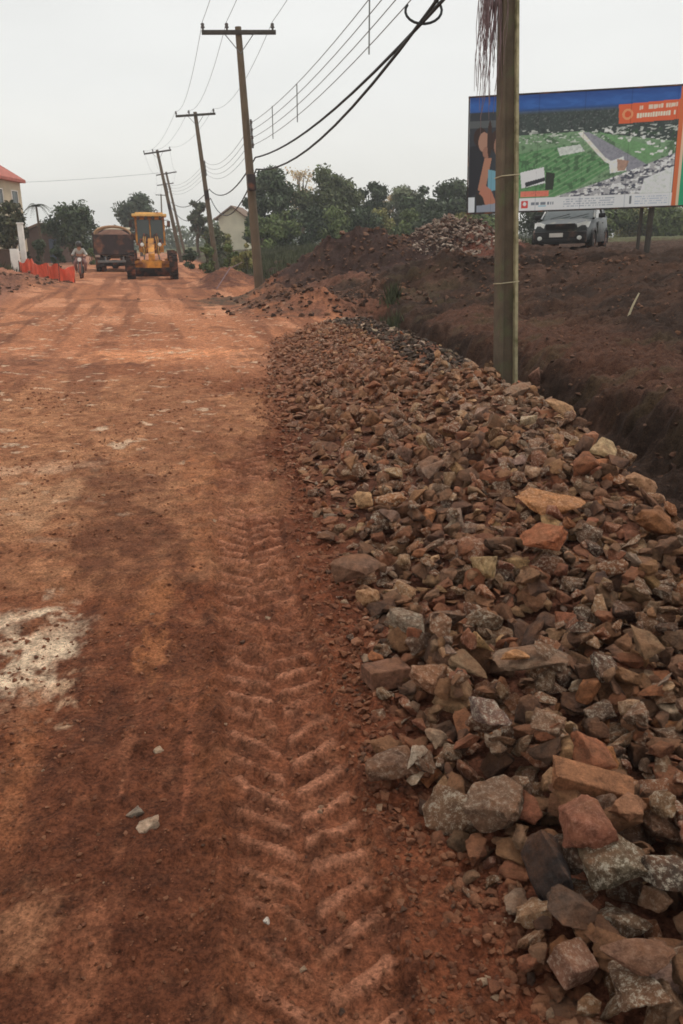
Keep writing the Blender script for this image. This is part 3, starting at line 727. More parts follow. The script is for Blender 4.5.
def merge_rocks(keys, name, label):
    Vs, Fs, Ts = [], [], []; off = 0
    for k in keys:
        r = rocks[k]; V, F = rock_geo(r, k, r['y'] < 4.5 and r['a'] > 0.07)
        M = np.array(r['M']); W = V @ M[:3, :3].T + M[:3, 3]
        Vs.append(W); Fs.append(F + off); off += len(V)
        t = np.ones((len(V), 4)); t[:, :3] = r['rgb']; t[:, 3] = r['q']; Ts.append(t)
    V = np.concatenate(Vs); F = np.concatenate(Fs); T = np.concatenate(Ts)
    o = np_mesh(name, V, F, M_ROCK, smooth=True, tint=T[:, :3])
    o.data.color_attributes['tint'].data.foreach_set('color', T.astype(np.float32).ravel())
    o.data.set_sharp_from_angle(angle=R(32))
    tag(o, label, 'rubble', kind='stuff'); return o
rest = [k for k in range(len(rocks)) if k not in TOP and k in visible]
merge_rocks(rest, 'rubble', 'countless broken brown and grey stones filling the rubble pile beside the dirt road')
print('rocks', len(rocks), 'rest', len(rest))

# loose crumbs and gravel on the road, and stones on the spoil heaps
def loose(name, pts, label, sizes, cols):
    rnd = random.Random(5); Vs, Fs, Ts = [], [], []; off = 0
    hz = H(np.array([p[0] for p in pts]), np.array([p[1] for p in pts]))
    for i, (p, h) in enumerate(zip(pts, hz)):
        V, F = LO[i % len(LO)]; s = sizes(rnd, p)
        M = np.array(Euler((rnd.uniform(-.5, .5), rnd.uniform(-.5, .5), rnd.uniform(0, 6.3))).to_matrix())
        W = (V * np.array([s, s * rnd.uniform(.6, 1), s * rnd.uniform(.4, .8)]) / 2) @ M.T + np.array([p[0], p[1], h + s * 0.12])
        Vs.append(W); Fs.append(F + off); off += len(V)
        t = np.zeros((len(V), 4)); t[:, :3] = cols(rnd, p); Ts.append(t)
    V = np.concatenate(Vs); F = np.concatenate(Fs); T = np.concatenate(Ts)
    o = np_mesh(name, V, F, M_ROCK, smooth=True, tint=T[:, :3]); o.data.color_attributes['tint'].data.foreach_set('color', T.astype(np.float32).ravel())
    o.data.set_sharp_from_angle(angle=R(32))
    return tag(o, label, name.replace('_', ' '), kind='stuff')
rnd = random.Random(21); pts = []
while len(pts) < 9000:
    y = 1.0 + 9 * rnd.random() ** 1.6; x = rnd.uniform(-0.5 * (y + .7), float(Xl(y)) + 0.1)
    near = math.exp(-((float(Xl(y)) - x) / 0.22)); u = (x - float(track_x(y))) / TRK
    pr = 0.18 * (1 if y < 3.2 else .35) + 0.85 * near + 0.25 * (vnoise(np.array([x * 1.6]), np.array([y * 1.6]), 9)[0] > 0.6)
    if abs(u) < 1: pr *= 0.4
    if rnd.random() < pr: pts.append((x, y))
def lc(rnd, p):
    c = rnd.choices([(116, 70, 48), (100, 60, 42), (138, 92, 67), (165, 138, 112), (74, 56, 46)], [6, 4, 4, .3, .5])[0]
    return tuple(lin(v) * 1.3 for v in c)
def ls(rnd, p):
    near = math.exp(-((float(Xl(p[1])) - p[0]) / 0.25))
    return (0.004 + 0.016 * rnd.random() ** 3 + near * 0.03 * rnd.random() ** 2) * (0.8 + 0.12 * p[1])
loose('loose_gravel', pts, 'small soil crumbs and pebbles scattered over the dirt road', ls, lc)
pts = []
while len(pts) < 5600:
    w = rnd.random()
    if w < .28: pts.append((rnd.gauss(3.5, .9), rnd.gauss(26.4, .7)))
    elif w < .40: pts.append((rnd.gauss(0.5, 2.0), rnd.gauss(25.6, 1.2)))
    elif w < .48: pts.append((rnd.gauss(-.6, 1.0), rnd.gauss(19.6, .8)))
    elif w < .54: pts.append((rnd.uniform(-13.5, -10.5), rnd.uniform(26, 33)))
    else:
        y = rnd.uniform(2.5, 22); pts.append((float(Xc(y)) + rnd.uniform(.3, 7), y))
def hc(rnd, p):
    if p[1] > 24 and p[0] > 2.2: c = rnd.choice([(130, 118, 108), (98, 86, 78), (150, 138, 124), (80, 68, 60)])
    else: c = rnd.choice([(70, 49, 38), (56, 41, 33), (84, 60, 47), (48, 38, 32)])
    return tuple(lin(v) * 1.3 for v in c)
loose('spoil_stones', pts, 'stones and clods strewn over the dug earth bank and spoil heaps', lambda r, p: (0.04 + .15 * r.random() ** 2.5 if p[1] > 18 else 0.02 + 0.07 * r.random() ** 2), hc)
# dirt road stones one can point at
for (px, py, s, rgb, lab) in ((148, 826, .055, (190, 165, 140), 'pale triangular stone pressed in the dark soil left of the tyre track'),
                              (135, 812, .045, (140, 128, 112), 'small grey stone lying just left of the pale triangular stone'),
                              (268, 919, .02, (225, 215, 200), 'tiny white chip lying in the tyre track near the bottom'),
                              (158, 751, .03, (205, 180, 150), 'small cream pebble on the dark soil right of the chalky patch')):
    X, Y, d = ray_plane(px, py, 0.0); V, F = HI[(px * 7) % 44]
    t = np.zeros((len(V), 4)); t[:, :3] = [lin(v) * 1.3 for v in rgb]
    o = np_mesh('stone', V * np.array([s, s * .7, s * .5]) / 1.6, F, M_ROCK, smooth=True, tint=t[:, :3])
    o.data.color_attributes['tint'].data.foreach_set('color', t.astype(np.float32).ravel())
    o.location = (X, Y, H1(X, Y) + s * .1); o.rotation_euler = (0.2, 0.1, px)
    tag(o, lab, 'stone', 'stones lying on the dirt road')

# ------------------------------------------------------------------ utility poles and wires
UP = {}
def pole_matrix(x, y, z, lean, yaw):
    return Matrix.Translation((x, y, z)) @ Matrix.Rotation(R(lean), 4, 'Y') @ Matrix.Rotation(yaw, 4, 'Z')
def utility_pole(key, x, y, h, lean, label, near=False, wtop=0.085, wbase=0.15, detail=True, arm=2.3, off=0.0, zb=None):
    z = (H1(x, y) if zb is None else zb) - 0.25
    M = pole_matrix(x, y, z, lean, R(13)); UP[key] = (M, h)
    root = empty('utility_pole', (0, 0, 0), 0, label, 'utility pole', 'utility poles along the roadside')
    root.matrix_world = M
    if near:
        # double-T concrete section: two flanges and a recessed web
        n = 24
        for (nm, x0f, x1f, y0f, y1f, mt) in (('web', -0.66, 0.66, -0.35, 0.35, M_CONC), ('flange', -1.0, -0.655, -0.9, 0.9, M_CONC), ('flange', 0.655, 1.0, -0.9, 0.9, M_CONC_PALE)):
            mb = MB(); b = 0; vs = []; fs = []
            for i in range(n + 1):
                t = i / n; w = 0.122 * (1 - t) + 0.058 * t; zz_ = t * h
                vs += [(x0f * w, y0f * w, zz_), (x1f * w, y0f * w, zz_), (x1f * w, y1f * w, zz_), (x0f * w, y1f * w, zz_)]
            for i in range(n):
                for q in range(4): fs.append((i * 4 + q, i * 4 + (q + 1) % 4, i * 4 + 4 + (q + 1) % 4, i * 4 + 4 + q))
            fs += [(3, 2, 1, 0), (n * 4, n * 4 + 1, n * 4 + 2, n * 4 + 3)]
            mb.add(vs, fs); mb.build(nm, mt, root, bevel=0.006)
        for zz_ in (1.75, 2.92):
            w = 0.122 + (0.058 - 0.122) * zz_ / h + 0.004
            mb = MB(); mb.tube([(-w, -w * .92, zz_), (w, -w * .92, zz_ + .01), (w, w * .92, zz_), (-w, w * .92, zz_ - .01), (-w, -w * .92, zz_)], 0.006, 6)
            mb.build('tie_wire', M_STRAW, root)
    else:
        mb = MB(); mb.tube([(0, 0, t * h / 10) for t in range(11)], [wbase + (wtop - wbase) * t / 10 for t in range(11)], 10)
        mb.build('post', M_WOODPOLE, root, smooth=True)
    ca = MB(); ca.box((off, -wtop - 0.05, h - 0.18), (arm, 0.10, 0.12)); arm_o = ca.build('crossarm', M_ARM, root, bevel=0.008)
    if detail:
        for sx_ in (-1, 1):
            MB().tube([(off + sx_ * 0.45, -wtop - 0.03, h - .22), (0, -wtop - 0.01, h - .75)], 0.014, 6).build('brace', M_STEEL, root)
        for ix in (-0.48, -0.16, 0.46):
            ins = MB(); ins.lathe([(0, .03), (.05, .03), (.06, .065), (.10, .06), (.11, .04), (.14, .055), (.18, .05), (.2, .02)], (off + ix * arm, -wtop - 0.05, h - .12), 'Z', 10)
            ins.build('insulator', M_PORC, root, smooth=True)
        rk = MB(); rk.box((0.14, -wtop - .06, h - 3.05), (0.06, 0.04, 0.85)); rk.build('insulator_rack', M_STEEL, root)
        for q in range(4):
            i_ = MB(); i_.lathe([(-.05, .03), (-.03, .045), (0, .03), (.03, .045), (.05, .03)], (0.14, -wtop - .13, h - 2.72 - q * .22), 'Z', 8); i_.build('insulator', M_PORC, root, smooth=True)
        bx = MB(); bx.box((0.0, -wbase - 0.05, h - 4.5), (0.26, 0.16, 0.5)); bx.build('splice_box', M_DARK, root, bevel=0.015)
    return root
def upt(key, x, dz, y=-0.15):
    M, h = UP[key]; return M @ Vector((x, y, h - dz))
utility_pole('p1', 2.06, 9.85, 10.0, -3.3, 'nearest weathered concrete pole rising from the rubble in front of the billboard', near=True)
def project(p):
    d = p.y * CP - (p.z - CAMZ) * SP
    return 341.5 + FPX * p.x / d, 512 - FPX * (p.y * SP + (p.z - CAMZ) * CP) / d
def pole_at(key, px, py, d, tx, ty, label, **kw):
    v = at_d(px, py, d); h, lean = 10.0, -4.0
    for _ in range(12):
        p = pole_matrix(v.x, v.y, v.z - .25, lean, 0) @ Vector((0, 0, h)); qx, qy = project(p)
        h += (qy - ty) * d / FPX * .8; lean += (tx - qx) * d / FPX / h * 57.3 * .8
    utility_pole(key, v.x, v.y, h, lean, label, zb=v.z, **kw); print(key, h, lean, v, H1(v.x, v.y))
pole_at('p2', 260, 291, 27.3, 238, 27, 'tall wooden-looking pole with crossarm and thick cables, second nearest, left of the spoil heaps', wbase=0.17, wtop=0.10)
pole_at('p3', 217, 268, 49, 195, 112, 'third nearest pole with crossarm, standing between the grader and the pole with thick cables', wbase=0.17, wtop=0.11)
pole_at('p4', 182, 262, 70, 157, 150, 'strongly leaning pole with crossarm rising just right of the yellow grader', wbase=0.19, wtop=0.12)
pole_at('p5', 186, 257, 92, 166, 172, 'farther leaning pole seen just right of the strongly leaning one', wbase=0.17, wtop=0.12, detail=False)
pole_at('p6', 180, 254, 114, 165, 183, 'distant thin pole behind the leaning ones, its crossarm just below theirs', wbase=0.16, wtop=0.11, detail=False)
pole_at('p7', 163, 252, 135, 161, 194, 'farthest visible pole, its short crossarm just above the grader cab', wbase=0.16, wtop=0.11, detail=False, arm=1.8)
def wire(name, pts, rad, m, label, cat, sag=0.6, group=None, n=14):
    P = []
    for a, b in zip(pts[:-1], pts[1:]):
        a = Vector(a); b = Vector(b); L_ = (b - a).length
        for i in range(n):
            t = i / n; p = a.lerp(b, t); p.z -= sag * (L_ / 21.0) ** 2 * 4 * t * (1 - t); P.append(p)
    P.append(Vector(pts[-1]))
    mb = MB(); mb.tube(P, rad, 8); o = mb.build(name, m, None, smooth=True)
    return tag(o, label, cat, group)
keys = ['p1', 'p2', 'p3', 'p4', 'p5', 'p6', 'p7']
def chain(f, back=True):
    P = [f(k) for k in keys if (k in ('p1', 'p2', 'p3', 'p4') or True)]
    if back:
        d0 = P[0] - P[1]; P = [P[0] + Vector((d0.x, d0.y, 0)) * 1.0] + P
    return P
for ix, lab in ((-0.48, 'thin overhead wire on the left end of the crossarms'), (-0.16, 'thin overhead wire just left of the post tops'), (0.46, 'thin overhead wire on the right end of the crossarms')):
    wire('power_wire', chain(lambda k: upt(k, ix * 2.3, -0.1, -0.13)), 0.0075, M_WIRE, lab, 'wire', 0.55, 'thin power wires between the pole tops')
for q, lab in enumerate(('topmost', 'second', 'third', 'lowest')):
    wire('low_voltage_wire', chain(lambda k: upt(k, 0.17, (3.45 if k == 'p1' else 2.72) + q * .22, -0.2))[1:5], 0.008, M_WIRE, lab + ' of the four stacked thin wires fixed to the pole sides', 'wire', 0.45, 'stacked thin wires on the pole sides')
# two thick cable bundles that cross half way along the span
P1a, P1b = upt('p1', .1, 4.25), upt('p1', .1, 4.55)
P2a, P2b = upt('p2', .2, 3.75), upt('p2', .2, 4.1)
d0 = P1a - P2a
wire('cable_bundle', [P1b + Vector((d0.x, d0.y, 0)), P1b, P2a, upt('p3', .2, 4.2), upt('p4', .2, 4.2)], 0.024, M_CABLE, 'upper thick black cable where both leave the second nearest pole', 'cable', 0.55, 'thick black cables between the poles')
wire('cable_bundle', [P1a + Vector((d0.x, d0.y, 0)), P1a, P2b, upt('p3', .2, 4.7), upt('p4', .2, 4.7)], 0.024, M_CABLE, 'lower thick black cable where both leave the second nearest pole', 'cable', 0.95, 'thick black cables between the poles')
c0 = P1a.lerp(P2b, 0.16); lp = [c0 + Vector((0.02 + .28 * math.sin(t) * .9, 0, -.30 + .16 * math.cos(t))) for t in np.linspace(0.6, 5.2, 16)]
wire('cable_loop', lp, 0.018, M_CABLE, 'short slack loop of black cable hanging at the top edge of the picture', 'cable', 0.0, n=1)
for t, lab in ((0.30, 'nearest'), (0.62, 'middle'), (0.80, 'farthest')):
    a = upt('p1', .17, 3.45, -.2).lerp(upt('p2', .17, 2.72, -.2), t); L_ = 21.0; a.z -= .45 * 4 * t * (1 - t)
    mb = MB(); mb.tube([a + Vector((0, 0, .08)), a + Vector((0, 0, -.75))], 0.014, 6); o = mb.build('wire_spacer', M_STEEL)
    tag(o, lab + ' upright spacer rod clipped across the four stacked thin wires', 'wire spacer', 'spacers on the stacked wires')
v0 = upt('p4', 0, 1.8); wire('service_wire', [v0, Vector((-45, 66, 6.3))], 0.012, M_WIRE, 'faint single wire running left from the leaning pole across the pale sky', 'wire', 0.3)
# dry hanging strands beside the near pole
tw = MB(); rt = random.Random(3)
Mp, hp = UP['p1']
for i in range(150):
    x0 = rt.gauss(-0.14, 0.05); z0 = 5.25 + rt.uniform(-.2, .45); L_ = rt.uniform(.5, 1.75) if i > 25 else rt.uniform(.3, .9)
    p = Mp @ Vector((x0, -0.05 + rt.gauss(0, .05), z0)); P = []
    drift = rt.gauss(-0.06, 0.07); ph = rt.uniform(0, 6.3); dy = rt.gauss(0, .06)
    for j in range(10):
        t = j / 9
        P.append(p + Vector((drift * t * (1.6 - t) + .018 * math.sin(ph + 7 * t) + rt.gauss(0, .006), dy * t, -L_ * t)))
    tw.tube(P, [0.0048 * (1 - .75 * j / 9) + .0008 for j in range(10)], 4)
o = tw.build('hanging_strands', M_TWIG); tag(o, 'bunch of thin dry purplish strands hanging beside the near pole at the top edge', 'dry strands')

# ------------------------------------------------------------------ billboard
BL = at_d(468, 213, 21.0); BR = at_d(683, 205, 20.2)
ux = (BR - BL).normalized(); BW = 9.2; BH = 2.72
nrm = Vector((ux.y, -ux.x, 0)).normalized(); uz = ux.cross(nrm).normalized()
if uz.z < 0: uz = -uz
nrm = uz.cross(ux).normalized()
if nrm.y > 0: nrm = -nrm
root = empty('billboard', (0, 0, 0), 0, 'wide roadside billboard printed with an aerial view of a housing estate, behind the near pole', 'billboard')
Mb = Matrix(((ux.x, -nrm.x, uz.x, BL.x), (ux.y, -nrm.y, uz.y, BL.y), (ux.z, -nrm.z, uz.z, BL.z), (0, 0, 0, 1)))
root.matrix_world = Mb
nu, nv = 700, 200
U, V_ = np.meshgrid(np.linspace(0, BW, nu), np.linspace(0, BH, nv), indexing='ij')
px_ = 468 + 37.9 * U + 0.30 * U * U; t_ = 1 - V_ / BH
px_ = px_.ravel(); t_ = t_.ravel()
PC = np.ones((len(px_), 3)) * np.array([lin(45), lin(58), lin(54)])
def pm(rgb, f):
    global PC
    f = np.clip(np.asarray(f, float), 0, 1)[:, None]; PC = PC * (1 - f) + np.array([lin(v) for v in rgb]) * f
def inpoly(pts, soft=0):
    r = np.zeros(len(px_), bool); n = len(pts); j = n - 1
    yv = t_ * 118
    for i in range(n):
        xi, yi = pts[i][0], pts[i][1] * 118; xj, yj = pts[j][0], pts[j][1] * 118
        c = ((yi > yv) != (yj > yv)) & (px_ < (xj - xi) * (yv - yi) / (yj - yi + 1e-9) + xi); r ^= c; j = i
    return r.astype(float)
T118 = t_ * 118
n1 = fbm(px_ * .25, T118 * .25, 201, 4); n2 = fbm(px_ * .7, T118 * .7, 202, 3); n3 = fbm(px_ * .12, T118 * .35, 203, 3)
pm((74, 84, 82), sstep(.45, .75, n1) * .7); pm((28, 40, 38), sstep(.52, .66, n1) * .8)
pm((120, 118, 120), sstep(.62, .72, n2) * (t_ > .16) * (t_ < .3) * .3)
pm((44, 88, 158), 1 - sstep(.10, .17, t_)); pm((58, 108, 180), ((t_ < .12) * sstep(.35, .7, n3)) * .45); pm((24, 52, 122), (1 - sstep(.02, .07, t_)) * .5)
pm((98, 134, 92), inpoly([(500, .34), (576, .33), (668, .45), (668, .95), (500, .95)]))
pm((72, 128, 70), inpoly([(500, .52), (560, .44), (610, .62), (578, .80), (540, .92), (500, .92)]))
pm((134, 160, 116), (np.sin((px_ * .8 + T118 * 1.4) * .9) > .55) * inpoly([(520, .5), (605, .42), (605, .78), (545, .9)]) * .4)
pm((44, 78, 46), sstep(.56, .64, n1) * (t_ > .33) * (t_ < .82) * .7)
pm((180, 184, 174), sstep(.60, .70, fbm(px_ * .3, T118 * .7, 209, 2)) * (t_ > .30) * (t_ < .42) * .8)
pm((178, 184, 176), inpoly([(553, .46), (575, .44), (580, .50), (556, .53)]))
pm((205, 196, 180), inpoly([(572, .34), (578, .33), (648, .72), (640, .75), (600, .60)]) )
pm((122, 122, 132), inpoly([(577, .34), (583, .34), (646, .66), (632, .74), (600, .56)]))
pm((92, 140, 84), inpoly([(592, .34), (660, .52), (640, .62)]))
pm((206, 206, 198), sstep(.60, .68, fbm(px_ * .22, T118 * .4, 205, 2)) * inpoly([(590, .30), (668, .45), (668, .60), (625, .52)]) * .9)
res = inpoly([(540, .92), (600, .76), (668, .55), (668, .90), (540, .92)])
pm((150, 148, 150), res); pm((66, 68, 82), res * sstep(.5, .58, fbm(px_ * .22, T118 * .4, 206, 3))); pm((206, 202, 196), res * sstep(.58, .64, fbm(px_ * .3, T118 * .5, 207, 2)))
pm((214, 206, 190), inpoly([(604, .60), (618, .56), (622, .68), (606, .70)])); pm((158, 118, 96), inpoly([(612, .58), (624, .60), (620, .68), (613, .68)]))
pm((222, 222, 222), inpoly([(518, .66), (541, .62), (543, .76), (520, .80)])); pm((36, 40, 46), inpoly([(523, .75), (542, .71), (543, .74), (524, .79)])); pm((34, 44, 30), inpoly([(543, .66), (552, .68), (551, .82), (543, .82)]))
pm((206, 210, 202), inpoly([(640, .76), (668, .66), (668, .9), (636, .9)]) * .8)
# portrait on the left: an embracing couple, generic
pl = (px_ < 503).astype(float)
pm((52, 56, 62), pl * (t_ > .13)); pm((100, 104, 104), pl * (t_ > .2) * (t_ < .26) * .6)
def ell(cx, cy, rx, ry): return (((px_ - cx) / rx) ** 2 + ((t_ - cy) / ry) ** 2 < 1).astype(float)
pm((38, 38, 44), inpoly([(468, .42), (478, .40), (486, .52), (484, .78), (470, .86), (468, .86)]))
pm((54, 38, 34), ell(478.5, .34, 6.5, .085)); pm((168, 128, 108), ell(482, .38, 5.2, .085)); pm((150, 108, 90), ell(485, .47, 4, .05))
pm((60, 42, 36), ell(495, .38, 7, .10)); pm((150, 112, 94), ell(495.5, .42, 3.6, .08)); pm((58, 40, 34), ell(487.5, .36, 2.2, .16))
pm((172, 122, 98), inpoly([(483, .52), (490, .52), (484, .82), (477, .80)])); pm((112, 160, 176), inpoly([(487, .62), (496, .64), (496, .80), (487, .82)]))
pm((178, 118, 96), inpoly([(482, .74), (490, .80), (497, .95), (484, .95), (478, .84)])); pm((46, 42, 40), inpoly([(475, .80), (482, .86), (486, .97), (476, .97)])); pm((214, 218, 224), inpoly([(468, .86), (474, .86), (474, 1), (468, 1)]))
pm((140, 146, 158), inpoly([(476, .94), (498, .92), (498, 1), (476, 1)]))
# bottom strip, labels, banner and side panel
strip = (px_ > 518) & (t_ > .885)
pm((222, 224, 228), strip)
pm((206, 92, 60), ((px_ > 519) & (px_ < 547) & (t_ > .825) & (t_ < .875)))
pm((206, 70, 66), ((px_ > 520) & (px_ < 527) & (t_ > .91) & (t_ < .975))); pm((235, 225, 225), ell(523.6, .94, 1.7, .018))
let = (hash2(np.floor(px_ * .9), np.floor(px_ * 0), 5) > .3)
pm((120, 126, 134), ((px_ > 529) & (px_ < 553) & (t_ > .925) & (t_ < .95)) & let); pm((150, 190, 205), ((px_ > 537) & (px_ < 545) & (t_ > .955) & (t_ < .968)))
for r0 in (.905, .925, .945, .965):
    pm((172, 176, 184), ((px_ > 562) & (px_ < 612) & (t_ > r0) & (t_ < r0 + .01)) & (hash2(np.floor(px_ * 1.1), np.floor(px_ * 0) + int(r0 * 1000), 6) > .35))
    pm((184, 190, 200), ((px_ > 632) & (px_ < 664) & (t_ > r0) & (t_ < r0 + .01)) & (hash2(np.floor(px_ * 1.1), np.floor(px_ * 0) + int(r0 * 1000), 7) > .35))
pm((110, 114, 118), ((px_ > 627) & (px_ < 629) & (t_ > .90) & (t_ < .97)))
ban = inpoly([(610, .125), (669, .105), (669, .27), (611, .285)])
pm((214, 98, 60), ban); pm((246, 150, 104), (((px_ - 619) / 5.2) ** 2 + ((T118 - 24.5) / 5.4) ** 2 < 1).astype(float)); pm((214, 88, 50), (((px_ - 619) / 3.0) ** 2 + ((T118 - 24.5) / 3.2) ** 2 < 1).astype(float))
skew = T118 + (px_ - 610) * .04
pm((246, 200, 178), ban * ((skew > 17.6) & (skew < 21.6)) * (px_ > 630) * (px_ < 667) * (hash2(np.floor(px_ * .42), px_ * 0, 8) > .15) * (np.mod(px_ * .42, 1) > .18))
pm((250, 214, 192), ban * ((skew > 25.0) & (skew < 29.4)) * (px_ > 628) * (px_ < 667) * (hash2(np.floor(px_ * .40), px_ * 0, 9) > .15) * (np.mod(px_ * .40, 1) > .18))
pm((206, 106, 62), (px_ > 668.5) & (px_ < 674)); pm((216, 190, 160), (px_ >= 673) & (px_ < 676))
pm((46, 156, 112), (px_ >= 675.5)); pm((120, 190, 150), ((px_ >= 675.5) & (t_ < .45)) * (.9 - t_ * 2)); pm((222, 226, 222), ((px_ > 720) & (px_ < 800) & (t_ > .35) & (t_ < .42)))
seam = (np.abs(np.mod(px_ - 468, 44.0) - 22) < .35).astype(float)[:, None]; PC = PC * (1 - .25 * seam)
inpic = ((px_ > 503) & (px_ < 668) & (t_ > .14) & (t_ < .88) & (ban < .5)).astype(float)[:, None]
lum = (.62 + .76 * fbm(px_ * .5, T118 * .6, 220, 5, .7))[:, None]; PC = PC * (1 - inpic) + (PC * lum * 1.3 + .012) * inpic
grey = PC.mean(1)[:, None]; PC = PC * (1 - .22 * inpic) + grey * .22 * inpic
PC = np.clip(PC * 1.18, 0, .85)
# the printed sheet is a thin skin on a frame
idx = np.arange(nu * nv).reshape(nu, nv)
Fb = np.stack([idx[:-1, :-1].ravel(), idx[1:, :-1].ravel(), idx[1:, 1:].ravel(), idx[:-1, 1:].ravel()], 1)
np_mesh('printed_sheet', np.stack([U.ravel(), np.full(U.size, -0.032), V_.ravel()], 1), Fb, M_POSTER, root, tint=PC)
mb = MB(); mb.box((BW / 2, 0, BH / 2), (BW, 0.06, BH)); mb.build('backing_board', M_STEEL, root)
mb = MB(); mb.box((BW / 2, 0, BH + .02), (BW + .08, .09, .035)); mb.box((BW / 2, 0, -.02), (BW + .08, .09, .035)); mb.box((-.02, 0, BH / 2), (.035, .09, BH)); mb.box((BW + .02, 0, BH / 2), (.035, .09, BH)); mb.build('frame', M_DARK, root)
for (uu, w) in ((1.05, .12), (4.42, .09), (4.66, .15), (8.2, .13)):
    wp = Mb @ Vector((uu, 0.12, 0)); gz = H1(wp.x, wp.y); loc = Mb.inverted() @ Vector((wp.x, wp.y, gz - .3))
    mb = MB(); mb.tube([loc, Mb.inverted() @ Vector((wp.x, wp.y, wp.z + BH * .9))], w / 2, 10); mb.build('post', M_ARM, root, smooth=True)
for vv in (.5, 1.4, 2.3):
    mb = MB(); mb.box((BW / 2, .06, vv), (BW - .1, .05, .08)); mb.build('rail', M_ARM, root)

# ------------------------------------------------------------------ vehicles
def wheel(parent, c, r, w, tyre=M_TYRE, rim=M_STEEL, lug=0, n=28, dish=0.0):
    s = 1 if c[0] > 0 else -1
    t = MB(); t.lathe([(-w / 2, r * .58), (-w / 2, r * .86), (-w * .42, r * .96), (-w * .2, r), (w * .2, r), (w * .42, r * .96), (w / 2, r * .86), (w / 2, r * .58)], c, 'X', n)
    wo = t.build('wheel', tyre, parent, smooth=True)
    if lug:
        lg = MB()
        for k in range(lug):
            th = 2 * math.pi * k / lug
            for sd in (-1, 1):
                th2 = th + (math.pi / lug if sd > 0 else 0)
                lg.box((c[0] + sd * w * .24, c[1] + (r + .01) * math.cos(th2), c[2] + (r + .01) * math.sin(th2)), (w * .5, .05, .07), rot=(th2 - math.pi / 2 + 0, 0, 0))
        lg.build('tread', tyre, wo)
    q = MB(); q.lathe([(-.02, r * .57), (.0, r * .57), (.01, r * .5), (-.05, r * .42), (-.05, r * .2), (.03, r * .18), (.03, .02)], (c[0] + s * w * .40, c[1], c[2]), 'X', 20)
    q.build('rim', rim, wo, smooth=True)
    return wo
def grader(loc, rz):
    g = empty('motor_grader', loc, rz, 'yellow road grader with cab facing the camera on the dirt road, right of the truck', 'grader')
    for sx_ in (-1, 1):
        wheel(g, (sx_ * 1.02, -3.05, .64), .64, .40, rim=M_YEL, lug=18)
        for yy in (1.1, 2.65): wheel(g, (sx_ * 1.02, yy, .64), .64, .40, rim=M_YEL, lug=18)
        mb = MB(); mb.box((sx_ * .78, 1.87, .72), (.22, 2.1, .36)); mb.build('tandem_case', M_YEL, g, bevel=.04)
    mb = MB(); mb.box((0, -3.05, .66), (1.62, .26, .20)); mb.box((0, -3.05, .86), (1.0, .2, .12)); mb.build('front_axle', M_YEL, g, bevel=.03)
    mb = MB(); mb.box((0, -3.30, .80), (2.1, .10, .14)); mb.box((0, -3.36, .70), (.9, .12, .32)); mb.build('front_bumper', M_YEL, g, bevel=.02)
    mb = MB(); mb.prism([(-3.4, .82), (-3.4, 1.20), (-2.9, 1.28), (-1.8, 1.86), (-.3, 1.95), (-.3, 1.62), (-1.7, 1.55), (-2.8, 1.0), (-3.0, .82)], -.15, .15, 'X'); mb.build('main_beam', M_YEL, g, bevel=.03)
    for sx_ in (-1, 1):
        cyl = MB(); cyl.tube([(sx_ * .30, -1.9, 2.0), (sx_ * .34, -1.95, 1.15)], .075, 14); c_ = cyl.build('lift_cylinder', M_YELP, g, smooth=True)
        MB().tube([(sx_ * .34, -1.95, 1.15), (sx_ * .42, -1.98, .62)], .03, 10).build('rod', M_STEEL, c_, smooth=True)
        MB().tube([(sx_ * .30, -1.9, 2.0), (sx_ * .30, -1.9, 2.14)], .045, 10).build('cap', M_RUST, c_, smooth=True)
        hl = MB(); hl.lathe([(0, .09), (-.05, .09), (-.06, .07)], (sx_ * .42, -2.6, 1.62), 'Y', 16); ho = hl.build('headlight', M_LENS, g, smooth=True)
        MB().tube([(sx_ * .42, -2.56, 1.62), (sx_ * .15, -2.5, 1.35)], .025, 8).build('bracket', M_YEL, ho)
        MB().tube([(sx_ * .15, -1.85, 1.78), (sx_ * .5, -1.85, 1.86), (sx_ * .52, -1.85, 1.6)], .05, 8).build('saddle_arm', M_RUST, g, smooth=True)
        for q in range(3): MB().tube([(sx_ * (.1 + .07 * q), -1.6, 1.95), (sx_ * (.18 + .09 * q), -2.0, 2.12 - .04 * q), (sx_ * (.24 + .1 * q), -2.2, 1.7), (sx_ * (.2 + .08 * q), -2.1, 1.2)], .018, 6).build('hose', M_DARK, g, smooth=True)
    mb = MB(); mb.lathe([(0, .62), (.1, .62)], (0, -1.6, .66), 'Z', 28); mb.build('circle_gear', M_YEL, g)
    bl = MB(); arc = [(-.28 + .12 * math.cos(t) * 0 - .16 * math.sin((t) * math.pi), .08 + .62 * t) for t in np.linspace(0, 1, 9)]
    arc2 = [(a + .035, z) for a, z in reversed(arc)]
    bl.prism([(a - 1.5, z) for a, z in arc] + [(a - 1.5, z) for a, z in arc2], -1.25, 1.25, 'X'); bl.build('blade', M_DARK, g)
    mb = MB(); mb.box((0, -1.9, .95), (.12, 2.2, .14)); mb.box((0, -2.6, .72), (.18, .5, .3)); mb.build('drawbar', M_DARK, g, bevel=.02)
    mb = MB(); mb.box((0, .35, 1.42), (1.25, 1.5, .36)); mb.build('cab_base', M_YEL, g, bevel=.03)
    cf = MB()
    for (x_, y_) in ((-.70, -.35), (.70, -.35), (-.70, 1.05), (.70, 1.05)): cf.box((x_, y_, 2.26), (.09, .09, 1.36))
    for y_ in (-.35, 1.05): cf.box((0, y_, 1.62), (1.31, .08, .10)); cf.box((0, y_, 2.88), (1.31, .08, .10))
